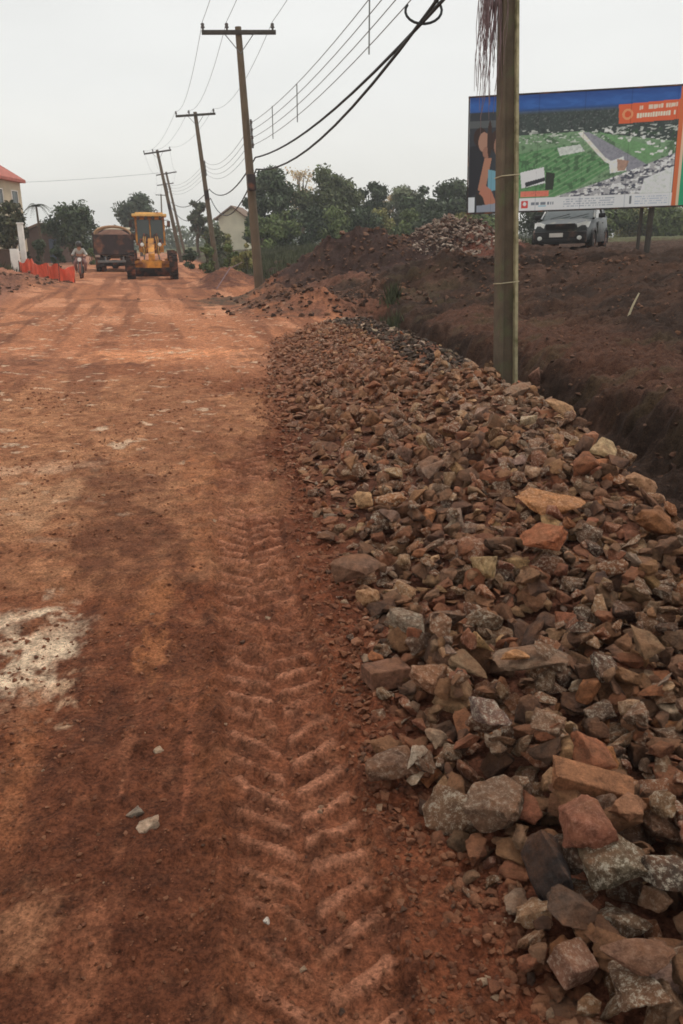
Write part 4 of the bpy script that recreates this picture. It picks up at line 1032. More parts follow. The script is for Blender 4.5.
    for x_ in (-.7, .7): cf.box((x_, .35, 1.62), (.08, 1.31, .10)); cf.box((x_, .35, 2.88), (.08, 1.31, .10))
    cf.box((0, -.352, 2.28), (.06, .05, 1.2)); cab = cf.build('cab', M_YEL, g)
    for (c_, d_) in (((-.345, -.35, 2.25), (.61, .02, 1.14)), ((.345, -.35, 2.25), (.61, .02, 1.14)), ((0, 1.05, 2.25), (1.30, .02, 1.14)), ((-.70, .35, 2.25), (.02, 1.30, 1.14)), ((.70, .35, 2.25), (.02, 1.30, 1.14))):
        MB().box(c_, d_).build('window', M_GLASS, cab)
    rf = MB(); rf.box((0, .35, 3.04), (1.74, 1.86, .14)); rf.box((0, .35, 3.14), (1.4, 1.5, .08)); r_ = rf.build('roof', M_YELP, g, bevel=.04)
    for x_ in (-.55, -.18, .18, .55): q = MB(); q.lathe([(0, .08), (-.06, .09), (-.07, .07)], (x_, -.56, 2.90), 'Y', 12); q.build('work_light', M_DARK, r_, smooth=True)
    mb = MB(); mb.box((0, 2.4, 1.62), (1.0, 2.5, .9), taper=.94); mb.build('engine_hood', M_YEL, g, bevel=.05)
    MB().tube([(.25, 2.0, 2.0), (.25, 2.0, 2.75), (.25, 2.08, 2.85)], .05, 10).build('exhaust', M_RUST, g, smooth=True)
    for sx_ in (-1, 1):
        m_ = MB(); m_.box((sx_ * .95, -.5, 2.62), (.16, .04, .3)); mo = m_.build('mirror', M_DARK, g, bevel=.01)
        MB().tube([(sx_ * .74, -.38, 2.8), (sx_ * .95, -.48, 2.8)], .015, 6).build('bracket', M_DARK, mo)
    return g
def truck(loc, rz):
    t = empty('dump_truck', loc, rz, 'dark tipper truck seen from behind, pale arched bow over its load, left of the grader', 'truck')
    for sx_ in (-1, 1):
        for yy in (-1.9, -.85):
            for o in (0.0, -.28): wheel(t, (sx_ * (.95 + o), yy, .46), .46, .25)
        wheel(t, (sx_ * .93, 2.7, .46), .46, .28)
        MB().box((sx_ * .38, .3, .78), (.12, 5.8, .18)).build('chassis_rail', M_DARK, t)
        MB().box((sx_ * .82, -2.47, .60), (.42, .02, .50)).build('mudflap', M_DARK, t)
        l = MB(); l.box((sx_ * .92, -2.66, .92), (.28, .05, .13)); l.build('tail_light', mat_tl, t, bevel=.01)
        f = MB(); f.prism([(-2.45 + .62 * (1 - math.cos(a)), .72 + .32 * math.sin(a)) for a in np.linspace(0, math.pi, 9)] + [(-2.45 + .62 * (1 - math.cos(a)) , .69 + .29 * math.sin(a)) for a in np.linspace(math.pi, 0, 9)], sx_ * .70, sx_ * 1.08, 'X'); f.build('mudguard', M_DARK, t)
    mb = MB(); mb.box((0, -2.62, .62), (1.9, .10, .13)); mb.box((-.5, -2.5, .74), (.08, .2, .3)); mb.box((.5, -2.5, .74), (.08, .2, .3)); mb.build('rear_bumper', M_STEEL, t, bevel=.01)
    mb = MB(); mb.lathe([(-.55, .10), (-.2, .12), (-.14, .24), (.14, .24), (.2, .12), (.55, .10)], (0, -1.9, .46), 'X', 16); mb.build('rear_axle', M_DARK, t, smooth=True)
    mb = MB(); mb.box((0, -.4, 1.02), (2.06, 4.3, .10)); mb.box((-1.05, -.4, 1.56), (.08, 4.3, 1.1)); mb.box((1.05, -.4, 1.56), (.08, 4.3, 1.1)); mb.box((0, 1.74, 1.7), (2.02, .08, 1.4))
    for sx_ in (-1, 1):
        for yy in np.linspace(-2.3, 1.5, 7): mb.box((sx_ * 1.115, yy, 1.56), (.05, .09, 1.08))
        mb.box((sx_ * 1.09, -.4, 2.13), (.14, 4.3, .07))
    mb.build('tipper_body', M_BROWNBODY, t)
    tg = MB(); tg.box((0, -2.6, 1.56), (2.14, .07, 1.06)); tg.box((0, -2.65, 2.04), (2.12, .05, .10)); tg.box((0, -2.65, 1.08), (2.12, .05, .10))
    for x_ in (-.98, -.34, .34, .98): tg.box((x_, -2.652, 1.56), (.09, .045, .86))
    g = tg.build('tailgate', M_BROWNBODY, t)
    # heap of earth
    nx_, ny_ = 24, 30; vs = []; fs = []
    for i in range(nx_):
        for j in range(ny_):
            x_ = -1.0 + 2.0 * i / (nx_ - 1); y_ = -2.52 + 4.2 * j / (ny_ - 1)
            e = (1 - abs(x_) ** 2.4) * min(1, (j + .6) / 6.0) * min(1, (ny_ - j) / 8.0)
            vs.append((x_, y_, 2.02 + .36 * e + random.uniform(-.02, .02)))
    for i in range(nx_ - 1):
        for j in range(ny_ - 1): a = i * ny_ + j; fs.append((a, a + ny_, a + ny_ + 1, a + 1))
    for yy in (-2.5, -1.0, .5):
        bw = MB(); bw.tube([(1.02 * math.cos(a), yy, 2.08 + .46 * math.sin(a)) for a in np.linspace(0, math.pi, 14)], .055, 8); bw.build('tarpaulin_bow', M_BOW, t, smooth=True)
    h = MB().add(vs, fs); ho = h.build('load', mat_load, t, smooth=True); tag(ho, kind='stuff')
    cb = MB(); cb.prism([(1.95, .7), (1.95, 2.45), (2.1, 2.55), (3.1, 2.5), (3.55, 1.6), (3.6, .7)], -1.0, 1.0, 'X'); c_ = cb.build('cab', M_BEIGE, t, bevel=.05)
    MB().box((0, 1.93, 2.15), (1.3, .03, .4)).build('rear_window', M_GLASS, c_)
    for sx_ in (-1, 1): m_ = MB(); m_.box((sx_ * 1.22, 3.2, 2.0), (.2, .06, .42)); m_.build('mirror', M_DARK, t, bevel=.01)
    return t
mat_tl = mat('tail_light_lens', A(150, 130, 118), rough=.3, var=.1, bump=0)
M_BOW = mat('dusty_tarpaulin', A(160, 128, 98), var=.2)
mat_load = mat('loaded_earth', A(98, 68, 54), rough=.95, var=.3, scale=4, bump=.6, bscale=14)
def ground_loc(px, d, dz=0.0):
    X = (px - 341.5) / FPX * d; Y = (d - CAMZ * SP) / CP
    return (X, Y, H1(X, Y) + dz)
gr_ = grader(ground_loc(153.5, 39.5, -.02), R(12.5)); gr_.scale = (.94, .94, .94)
truck(ground_loc(116.5, 48.5, -.02), R(14))

def car(loc, rz):
    c = empty('suv', loc, rz, 'grey compact SUV with black bumper and pale headlights parked behind the billboard', 'car')
    # body sides as sections along Y (front at -Y): half width, sill, belt
    prof = [(-2.02, .62, .48, .74), (-1.95, .78, .32, .86), (-1.6, .85, .28, .97), (-1.0, .87, .26, 1.05), (-.7, .875, .26, 1.08), (.6, .88, .26, 1.12), (1.5, .87, .28, 1.14), (1.95, .82, .34, 1.10), (2.03, .72, .5, 1.0)]
    vs = []; fs = []; n = 12
    for (y, w, z0, z1) in prof:
        ring = [(-w * .86, z0), (-w * .98, z0 + .08), (-w, (z0 + z1) / 2), (-w * .97, z1 - .10), (-w * .90, z1 - .02), (-w * .5, z1 + .035), (w * .5, z1 + .035), (w * .90, z1 - .02), (w * .97, z1 - .10), (w, (z0 + z1) / 2), (w * .98, z0 + .08), (w * .86, z0)]
        vs += [(x, y, z) for x, z in ring]
    for i in range(len(prof) - 1):
        for k in range(n): fs.append((i * n + k, i * n + (k + 1) % n, (i + 1) * n + (k + 1) % n, (i + 1) * n + k))
    fs += [tuple(range(n))[::-1], tuple((len(prof) - 1) * n + k for k in range(n))]
    b = MB().add(vs, fs); body = b.build('body', M_SILVER, c, smooth=True)
    # greenhouse
    vs = []; gp = [(-.98, .78, 1.06), (-.35, .70, 1.50), (0.0, .67, 1.58), (1.2, .66, 1.60), (1.75, .64, 1.54), (1.98, .74, 1.10)]
    fs = []
    for (y, w, z) in gp: vs += [(-.80 if z < 1.2 else -w - .06, y, min(z, 1.06)), (-w, y, z), (w, y, z), (.80 if z < 1.2 else w + .06, y, min(z, 1.06))]
    for i in range(len(gp) - 1):
        for k in range(3): fs.append((i * 4 + k, i * 4 + k + 1, i * 4 + 5 + k, i * 4 + 4 + k))
    gh = MB().add(vs, fs); gh.build('windows', M_GLASS, c, smooth=True)
    rf = MB(); rf.box((0, .72, 1.605), (1.34, 1.75, .05)); rf.build('roof', M_SILVER, c, bevel=.02)
    for sx_ in (-1, 1):
        MB().tube([(sx_ * .79, -1.0, 1.07), (sx_ * .72, -.36, 1.50), (sx_ * .69, -.05, 1.59)], .035, 8).build('pillar', M_SILVER, c, smooth=True)
        MB().tube([(sx_ * .70, .55, 1.60), (sx_ * .83, .55, 1.10)], .035, 8).build('pillar', M_BLKPL, c, smooth=True)
        MB().tube([(sx_ * .62, -.02, 1.66), (sx_ * .62, 1.6, 1.67)], .02, 8).build('roof_rail', M_BLKPL, c, smooth=True)
        h = MB(); h.add([(sx_ * .50, -2.00, .74), (sx_ * .80, -1.90, .78), (sx_ * .83, -1.72, .96), (sx_ * .72, -1.86, .98), (sx_ * .46, -2.0, .90), (sx_ * .5, -1.8, .74), (sx_ * .76, -1.7, .78), (sx_ * .76, -1.6, .96), (sx_ * .68, -1.7, .98), (sx_ * .46, -1.8, .90)],
                      [(0, 1, 2, 3, 4), (9, 8, 7, 6, 5), (0, 5, 6, 1), (1, 6, 7, 2), (2, 7, 8, 3), (3, 8, 9, 4), (4, 9, 5, 0)]); h.build('headlight', M_LENS, c, bevel=.012)
        m_ = MB(); m_.box((sx_ * .98, -.62, 1.16), (.2, .12, .15)); m_.build('wing_mirror', M_BLKPL, c, bevel=.03)
        for yy in (-1.28, 1.28):
            wheel(c, (sx_ * .78, yy, .34), .34, .21)
            a = MB(); ar = [(yy + .42 * math.cos(t), .34 + .42 * math.sin(t)) for t in np.linspace(-.3, math.pi + .3, 13)]; ai = [(yy + .355 * math.cos(t), .34 + .355 * math.sin(t)) for t in np.linspace(math.pi + .3, -.3, 13)]
            a.prism(ar + ai, sx_ * .80, sx_ * .905, 'X'); a.build('wheel_arch', M_BLKPL, c)
        s_ = MB(); s_.box((sx_ * .875, 0, .42), (.05, 1.72, .28)); s_.build('side_cladding', M_BLKPL, c, bevel=.015)
        d = MB(); d.box((sx_ * .889, -.15, .76), (.012, 1.05, .42)); dd_ = d.build('door', M_SILVER, c, bevel=.004); MB().box((sx_ * .903, .22, .92), (.02, .16, .03)).build('handle', M_BLKPL, dd_)
    fb = MB(); fb.box((0, -2.0, .48), (1.56, .20, .38)); fb.box((0, -2.08, .36), (1.2, .10, .16)); bo = fb.build('front_bumper', M_BLKPL, c, bevel=.05)
    g = MB(); g.box((0, -2.035, .83), (.86, .05, .17)); 
    for q in range(3): g.box((0, -2.065, .77 + .055 * q), (.84, .02, .02))
    g.build('grille', M_BLKPL, c)
    p = MB(); p.box((-.1, -2.115, .56), (.40, .012, .13)); p.build('number_plate', M_WHITE, c)
    for sx_ in (-1, 1): q = MB(); q.lathe([(0, .07), (-.02, .07), (-.03, .05)], (sx_ * .58, -2.10, .46), 'Y', 14); q.build('fog_light', M_LENS, c, smooth=True)
    wp = MB(); wp.tube([(-.5, -1.02, 1.09), (.05, -.80, 1.24)], .012, 5); wp.tube([(.1, -1.04, 1.09), (.6, -.82, 1.22)], .012, 5); wp.build('wiper', M_BLKPL, c)
    return c
X = at_d(582, 248, 24.0); cz = H1(X.x, X.y)
cr = car((X.x, X.y + 1.2, cz - .05), R(-25))
cr.scale = (.98, .98, .87)
cr.rotation_euler = (R(1), R(-1.5), R(-25))
print('car ground', cz, X)

# ------------------------------------------------------------------ motorcyclist
def skin_figure(name, m, joints, bones, parent=None, sub=2):
    me = bpy.data.meshes.new(name); names = list(joints)
    me.from_pydata([joints[n][:3] for n in names], [(names.index(a), names.index(b)) for a, b in bones], [])
    o = bpy.data.objects.new(name, me); COL.objects.link(o)
    sk = o.modifiers.new('skin', 'SKIN'); sk.use_smooth_shade = True
    for i, n in enumerate(names):
        r = joints[n][3]; r = r if isinstance(r, tuple) else (r, r)
        me.skin_vertices[0].data[i].radius = r
    me.skin_vertices[0].data[0].use_root = True
    ss = o.modifiers.new('sub', 'SUBSURF'); ss.levels = sub; ss.render_levels = sub
    dg = bpy.context.evaluated_depsgraph_get(); dg.update()
    me2 = bpy.data.meshes.new_from_object(o.evaluated_get(dg)); o.modifiers.clear(); o.data = me2
    me2.materials.clear(); me2.materials.append(m)
    if parent is not None: o.parent = parent
    return o
M_SKIN = mat('skin', A(150, 108, 86), rough=.6, var=.08, bump=0)
M_SHIRT = mat('pale_grey_shirt', A(150, 146, 138), rough=.9, var=.12, bump=.1)
M_TROUSER = mat('dull_pink_brown_trousers', A(128, 96, 90), rough=.9, var=.12, bump=.1)
M_HELM = mat('dark_helmet', A(60, 58, 56), rough=.3, var=.05, bump=0)
bl_ = ground_loc(82, 37.5)
bk = empty('motorcycle', bl_, R(14), 'small dark motorcycle ridden toward the camera beside the orange safety fence', 'motorcycle')
wheel(bk, (0.0001, -.62, .30), .30, .09, n=24); wheel(bk, (0.0001, .62, .30), .30, .11, n=24)
MB().tube([(-.07, -.62, .30), (-.07, -.42, .95)], .022, 8).tube([(.07, -.62, .30), (.07, -.42, .95)], .022, 8).build('fork', M_STEEL, bk, smooth=True)
MB().tube([(-.36, -.26, 1.02), (-.2, -.40, .98), (.2, -.40, .98), (.36, -.26, 1.02)], .014, 8).build('handlebar', M_DARK, bk, smooth=True)
MB().lathe([(-.12, .085), (0, .09), (.03, .05)], (0, -.50, .86), 'Y', 16).build('headlight', M_LENS, bk, smooth=True)
MB().tube([(0, -.38, .82), (0, -.2, .72), (0, .1, .70), (0, .2, .66)], [.08, .14, .13, .08], 12).build('fuel_tank', M_RUST, bk, smooth=True)
MB().box((0, .30, .74), (.24, .62, .09)).build('seat', M_DARK, bk, bevel=.03)
MB().box((0, -.02, .40), (.26, .36, .34)).build('engine', M_DARK, bk, bevel=.04)
MB().tube([(0, .62, .30), (0, .1, .4), (0, -.38, .86)], .025, 8).tube([(0, .1, .45), (0, .45, .68)], .02, 8).build('frame', M_DARK, bk, smooth=True)
MB().tube([(0, -.95, .28), (0, -.85, .50), (0, -.62, .63), (0, -.4, .52)], .05, 8).build('mudguard', M_RUST, bk, smooth=True)
pr = empty('person', bl_, R(14), 'person in pale grey shirt and dark helmet riding the motorcycle toward the camera', 'person')
J = dict(pelvis=(0, .18, .86, .145), waist=(0, .14, 1.0, .125), chest=(0, .08, 1.20, (.17, .12)), neck=(0, .04, 1.36, .055), head=(0, .01, 1.46, .09), crown=(0, .01, 1.57, .085),
         lsh=(-.17, .06, 1.29, .06), lel=(-.30, -.04, 1.08, .045), lwr=(-.33, -.22, 1.05, .032), lha=(-.34, -.28, 1.045, .035), rsh=(.17, .06, 1.29, .06), rel=(.30, -.04, 1.08, .045), rwr=(.33, -.22, 1.05, .032), rha=(.34, -.28, 1.045, .035),
         lhi=(-.12, .12, .82, .09), lkn=(-.24, -.24, .72, .062), lan=(-.20, -.02, .34, .04), lto=(-.20, -.16, .27, .04), rhi=(.12, .12, .82, .09), rkn=(.24, -.24, .72, .062), ran=(.20, -.02, .34, .04), rto=(.20, -.16, .27, .04))
Bn = [('pelvis', 'waist'), ('waist', 'chest'), ('chest', 'neck'), ('neck', 'head'), ('head', 'crown'), ('chest', 'lsh'), ('lsh', 'lel'), ('lel', 'lwr'), ('lwr', 'lha'), ('chest', 'rsh'), ('rsh', 'rel'), ('rel', 'rwr'), ('rwr', 'rha'),
      ('pelvis', 'lhi'), ('lhi', 'lkn'), ('lkn', 'lan'), ('lan', 'lto'), ('pelvis', 'rhi'), ('rhi', 'rkn'), ('rkn', 'ran'), ('ran', 'rto')]
skin_figure('body', M_SKIN, J, Bn, pr)
def grow(keys, g): return {k: (*J[k][:3], tuple(v + g for v in J[k][3]) if isinstance(J[k][3], tuple) else J[k][3] + g) for k in keys}
sh_k = ['waist', 'chest', 'lsh', 'lel', 'rsh', 'rel', 'lwr', 'rwr']; skin_figure('shirt', M_SHIRT, grow(sh_k, .02), [b for b in Bn if b[0] in sh_k and b[1] in sh_k], pr)
tr_k = ['pelvis', 'lhi', 'lkn', 'lan', 'rhi', 'rkn', 'ran']; skin_figure('trousers', M_TROUSER, grow(tr_k, .02), [b for b in Bn if b[0] in tr_k and b[1] in tr_k], pr)
hm = MB(); hm.lathe([(-.10, .10), (-.04, .135), (.04, .14), (.10, .115), (.14, .06), (.15, .01)], (0, .01, 1.52), 'Z', 18); hm.build('helmet', M_HELM, pr, smooth=True)

# ------------------------------------------------------------------ orange safety fence (draped net on stakes)
M_NET = mat('orange_plastic_mesh', A(196, 92, 66), rough=.6, var=.25, scale=3, bump=.1)
fn = empty('safety_fence', (0, 0, 0), 0, 'sagging orange-red plastic safety netting on stakes beside the road, left', 'safety fence')
pathpx = [(21, 270, 36), (34, 274, 34), (50, 281, 31.5), (60, 285, 30.5), (75, 281, 32.5)]
pw = []
for i, (px, py, d) in enumerate(pathpx):
    v = ground_loc(px, d); pw.append(Vector((v[0], v[1], H1(v[0], v[1]))))
    MB().tube([pw[-1] + Vector((0, 0, -.15)), pw[-1] + Vector((.03 * (i % 2), 0, .66))], .022, 6).build('stake', M_ARM, fn)
vs = []; fs = []; nz = 14; cols = []
for i in range(len(pw) - 1):
    for t in np.linspace(0, 1, 36, endpoint=(i == len(pw) - 2)): cols.append((pw[i].lerp(pw[i + 1], t), t))
for k, (p, t) in enumerate(cols):
    sagz = .08 * math.sin(math.pi * t) + .05 * math.sin(k * .17)
    for j in range(nz + 1):
        h = j / nz; zt = H1(p.x, p.y) + .02 + (.60 - sagz) * h
        vs.append((p.x + .03 * math.sin(k * .35 + h * 2), p.y - .12 * math.sin(math.pi * t) * h + .05 * math.sin(k * .33), zt))
for k in range(len(cols) - 1):
    for j in range(nz): a = k * (nz + 1) + j; fs.append((a, a + nz + 1, a + nz + 2, a + 1))
me = bpy.data.meshes.new('netting'); me.from_pydata(vs, [], fs); me.materials.append(M_NET)
no = bpy.data.objects.new('netting', me); COL.objects.link(no); no.parent = fn
wf = no.modifiers.new('w', 'WIREFRAME'); wf.thickness = .03; wf.use_even_offset = False
# ------------------------------------------------------------------ buildings
def house(name, c, w, dp, h, roofh, rz, mw, mr, label, cat, style='hip', floors=2, over=.45, nwin=3):
    o = empty(name, c, rz, label, cat)
    MB().box((0, 0, h / 2 - .3), (w, dp, h + .6)).build('wall', mw, o)
    W, D = w / 2 + over, dp / 2 + over
    if style == 'hip':
        rl = max(.3, W - D * .8) if W > D else .3
        vs = [(-W, -D, h), (W, -D, h), (W, D, h), (-W, D, h), (-rl, 0, h + roofh), (rl, 0, h + roofh), (-W, -D, h - .18), (W, -D, h - .18), (W, D, h - .18), (-W, D, h - .18)]
        fs = [(0, 1, 5, 4), (1, 2, 5), (2, 3, 4, 5), (3, 0, 4), (6, 7, 1, 0), (7, 8, 2, 1), (8, 9, 3, 2), (9, 6, 0, 3), (9, 8, 7, 6)]
        rf = MB().add(vs, fs).build('roof', mr, o)
    else:
        MB().add([(-w / 2, -dp / 2, h), (w / 2, -dp / 2, h), (0, -dp / 2, h + roofh), (-w / 2, dp / 2, h), (w / 2, dp / 2, h), (0, dp / 2, h + roofh)], [(0, 1, 2), (5, 4, 3), (0, 3, 4, 1), (1, 4, 5, 2), (2, 5, 3, 0)]).build('gable', mw, o)
        k = roofh / (w / 2)
        for sx_ in (-1, 1):
            MB().add([(0, -D, h + roofh + .03), (sx_ * W, -D, h - over * k + .03), (sx_ * W, D, h - over * k + .03), (0, D, h + roofh + .03), (0, -D, h + roofh + .2), (sx_ * W, -D, h - over * k + .2), (sx_ * W, D, h - over * k + .2), (0, D, h + roofh + .2)],
                     [(0, 1, 2, 3), (7, 6, 5, 4), (0, 4, 5, 1), (1, 5, 6, 2), (2, 6, 7, 3), (3, 7, 4, 0)]).build('roof_slope', mr, o)
    for f in range(floors):
        zc = (f + .55) * h / floors
        for i in range(nwin):
            xc_ = (i + .5) / nwin * w - w / 2
            fr = MB(); 
            for (a, b_) in (((xc_, zc + .52), (1.1, .06)), ((xc_, zc - .52), (1.1, .06)), ((xc_ - .52, zc), (.06, .98)), ((xc_ + .52, zc), (.06, .98)), ((xc_, zc), (.05, .98))): fr.box((a[0], -dp / 2 - .03, a[1]), (b_[0], .06, b_[1]))
            wo = fr.build('window', M_WHITE, o); MB().box((xc_, -dp / 2 - .012, zc), (.98, .02, .98)).build('pane', M_GLASS, wo)
        for i in range(2 if nwin else 0):
            y_ = (i + .5) / 2 * dp - dp / 2
            fr = MB(); fr.box((w / 2 + .03, y_, zc + .52), (.06, 1.1, .06)); fr.box((w / 2 + .03, y_, zc - .52), (.06, 1.1, .06)); fr.box((w / 2 + .03, y_ - .52, zc), (.06, .06, .98)); fr.box((w / 2 + .03, y_ + .52, zc), (.06, .06, .98))
            wo = fr.build('window', M_WHITE, o); MB().box((w / 2 + .012, y_, zc), (.02, .98, .98)).build('pane', M_GLASS, wo)
    return o
house('house', (-23.85, 55.6, 0), 4.2, 5.0, 5.6, 1.7, R(0), M_BEIGE, M_ROOF, 'two-storey beige house with orange-red hip roof at the left edge', 'house', over=.3, nwin=1)
v = at_d(235, 240, 86); house('cream_house', (v.x, v.y + 3, .4), 3.0, 6, 3.7, 1.05, R(-4), M_CREAM, M_ROOFB, 'pale cream gabled house beyond the roadside bushes, left of the second nearest pole', 'house', 'gable', 1, .4, 0)
v = at_d(44, 262, 66); b_ = house('brick_shed', (v.x, v.y + 2, -.1), 2.9, 4, 2.5, .55, R(0), M_BRICK, M_ROOFB, 'low dark brown brick building behind the orange netting', 'building', 'gable', 1, .2, 0)
MB().box((.95, -2.03, 1.0), (.7, .06, 1.95)).build('door', M_BLUE, b_)
v = at_d(341, 232, 95); house('white_house', (v.x, v.y + 3, 1.0), 4.6, 5, 2.8, .7, R(5), M_WHITE, M_ROOFB, 'small white house barely seen through gaps in the row of trees', 'house', 'gable', 1, .3, 2)
v = at_d(24.5, 262, 43); o = MB().box((v.x, v.y, 1.25), (.26, .22, 2.55)).box((v.x, v.y, 2.57), (.32, .28, .08)).build('gatepost', M_WHITE, None, bevel=.015); tag(o, 'tall narrow white gatepost in front of the left house and dark tree', 'gatepost')
v = at_d(16.5, 268, 41); o = MB().box((v.x, v.y, .62), (.42, .25, 1.35), taper=.96).build('wall_pier', M_WHITE, None, bevel=.02); tag(o, 'short whitewashed wall pier left of the tall white gatepost', 'wall pier')
v = at_d(3, 266, 42); o = MB().box((v.x - 2.2, v.y, .55), (5.6, .18, 1.3)).box((v.x - 2.2, v.y, 1.23), (5.7, .26, .08)).build('boundary_wall', M_BRICK, None, bevel=.01); tag(o, 'low dark brown boundary wall at the left edge beside the white pier', 'wall')

# ------------------------------------------------------------------ trees
def leaves(n, clumps, size, col, rnd, flat=0.0):
    ns = np.random.RandomState(rnd.randrange(10 ** 6))
    C = np.array([c[:3] for c in clumps]); Rr = np.array([c[3] for c in clumps]); w = Rr ** 2; w = w / w.sum()
    k = ns.choice(len(C), n, p=w)
    d = ns.normal(size=(n, 3)); d /= np.linalg.norm(d, axis=1)[:, None]
    rad = Rr[k] * (ns.rand(n) ** .45) * ns.uniform(.7, 1.12, n)
    d[:, 2] *= .8
    P = C[k] + d * rad[:, None]
    nn = ns.normal(size=(n, 3)) * .8 + d; nn[:, 2] += .3; nn /= np.linalg.norm(nn, axis=1)[:, None]
    t = np.cross(nn, ns.normal(size=(n, 3))); t /= np.linalg.norm(t, axis=1)[:, None]; b = np.cross(nn, t)
    s = size * ns.uniform(.5, 1.3, n)[:, None]
    V = np.stack([P - t * s, P + b * s * .45, P + t * s, P - b * s * .45], 1).reshape(-1, 3)
    F = np.arange(4 * n).reshape(n, 4)
    shade = (ns.uniform(.7, 1.3, len(C))[k] * ns.uniform(.7, 1.35, n))[:, None]
    T = np.repeat(np.clip(1.55 * np.array(col)[None] * np.array([1.12, .93, .80])[None] * shade * ns.uniform(.93, 1.07, (n, 3)), 0, 1), 4, 0)
    return V, F, T
def tree(name, x, y, h, cr, col, label, cat='tree', n=2600, trunk=.3, size=.16, seed=0, group=None, ncl=16, zb=None, low=.32, sparse=False):
    rnd = random.Random(seed); z = H1(x, y) if zb is None else zb
    root = empty(name, (x, y, z - .05), 0, label, cat, group)
    clumps = []
    for i in range(ncl):
        a = rnd.uniform(0, 6.28); q = rnd.random() ** .5; zz_ = rnd.uniform(low, .90)
        prof = max(.45, math.sin(math.pi * min(.98, max(.08, (zz_ - low) / (1.02 - low) * .72 + .2))))
        clumps.append((math.cos(a) * cr * q * prof * .8, math.sin(a) * cr * q * prof * .8, zz_ * h, cr * rnd.uniform(.28, .55) * (.7 if sparse else 1)))
    clumps.append((0, 0, h * .86, cr * .28)); clumps.append((cr * .1, 0, h * .60, cr * .5))
    V, F, T = leaves(n, clumps, size, col, rnd)
    np_mesh('crown', V, F, M_LEAF, root, tint=T)
    tb = MB(); tb.tube([(0, 0, 0), (rnd.gauss(0, .03) * h, 0, h * .3), (rnd.gauss(0, .03) * h, 0, h * .75)], [h * .03, h * .022, h * .008], 8)
    for c_ in clumps[:min(9, ncl)]: tb.tube([(0, 0, h * rnd.uniform(.25, .5)), (c_[0] * .5, c_[1] * .5, c_[2] * .8), (c_[0], c_[1], c_[2])], [h * .012, h * .008, h * .003], 5)
    tb.build('trunk', M_BARK, root, smooth=True)
    return root
def tree_px(name, px, top, d, hw, col, label, seed, cat='tree', group=None, **kw):
    v = at_d(px, top, d); zb = H1(v.x, v.y); h = v.z - zb
    tree(name, v.x, v.y, h, hw / FPX * d, col, label, cat, seed=seed, group=group, zb=zb, **kw)
DG = A(48, 60, 46); MG = A(66, 80, 50); OG = A(92, 96, 62); GG = A(80, 90, 76); PG = A(140, 134, 112)
tree_px('broad_tree', 68, 203, 62, 29, A(46, 58, 42), 'broad dark round tree above the orange netting, left of the truck', 1, n=6500, size=.17, low=.22, ncl=26)
tree_px('roadside_tree', 6, 196, 44, 27, A(54, 58, 44), 'ragged dark tree in front of the two-storey house at the left edge', 2, n=3200, size=.15, low=.2, ncl=20, sparse=True)
tree_px('round_tree', 137, 191, 95, 22, A(50, 62, 48), 'round-topped dark tree rising behind the yellow grader cab', 3, n=4200, size=.26, ncl=20)
tree_px('slender_tree', 196, 196, 76, 14, A(58, 66, 54), 'slender loose tree between the grader and the third pole', 4, n=2400, size=.2, low=.3, sparse=True)
tree_px('slender_tree', 214, 226, 62, 14, A(64, 72, 50), 'low bushy tree just right of the third pole base', 5, n=2000, size=.16, low=.1)
GR = 'row of trees beyond the spoil heaps'
row = [(256, 190, 66, 12, DG, 'narrow dark tree touching the left side of the row, against the second nearest pole'), (273, 171, 64, 20, DG, 'tall dark tree at the left end of the row, right of the second nearest pole'),
       (300, 166, 78, 16, PG, 'pale thin-leaved tree showing above its darker neighbours in the row'), (323, 167, 66, 21, A(60, 70, 50), 'tallest full green tree near the middle of the row'),
       (347, 178, 70, 17, A(70, 80, 56), 'olive green tree just right of the tallest one'), (373, 181, 72, 15, DG, 'dark round tree right of the olive green one'), (390, 194, 76, 13, PG, 'small pale tree half hidden in the right half of the row'),
       (403, 188, 74, 15, GG, 'grey-green tree left of the dark pair by the billboard'), (424, 185, 66, 17, DG, 'left one of the dark pair of trees by the billboard'), (450, 184, 68, 18, A(52, 64, 50), 'right one of the dark pair of trees by the billboard'),
       (476, 192, 70, 20, DG, 'dark tree partly behind the left edge of the billboard')]
for i, (px, tp, d, hw, c_, lab) in enumerate(row):
    pale = c_ == PG
    tree_px('tree', px, tp - 4, d, hw * 1.4, c_, lab, 20 + i, group=GR, n=1500 if pale else 6500, size=.14 if pale else .19, low=.10 if not pale else .35, ncl=24, sparse=pale)
SG = 'bushes under the row of trees'
for i, (px, tp, d, hw, c_) in enumerate([(262, 214, 58, 16, MG), (285, 208, 60, 18, MG), (310, 206, 60, 18, DG), (334, 210, 60, 17, MG), (358, 206, 60, 18, DG), (383, 208, 62, 17, OG), (408, 210, 60, 17, MG), (432, 212, 58, 17, DG), (458, 214, 58, 17, OG), (484, 212, 58, 17, MG)]):
    lab = ['leftmost green bush under the trees, right of the second nearest pole', 'bright green bush under the tall dark tree', 'dark bush under the pale thin-leaved tree', 'green bush under the tallest tree', 'dark bush right below the olive green tree', 'olive bush above the dark spoil heap', 'green bush under the grey-green tree', 'dark bush under the dark pair of trees', 'olive bush just above the stony grey heap', 'green bush seen under the left end of the billboard'][i]
    tree_px('bush', px, tp, d, hw * 1.2, c_, lab, 60 + i, 'bush', SG, n=3500, size=.15, low=.06, ncl=14)
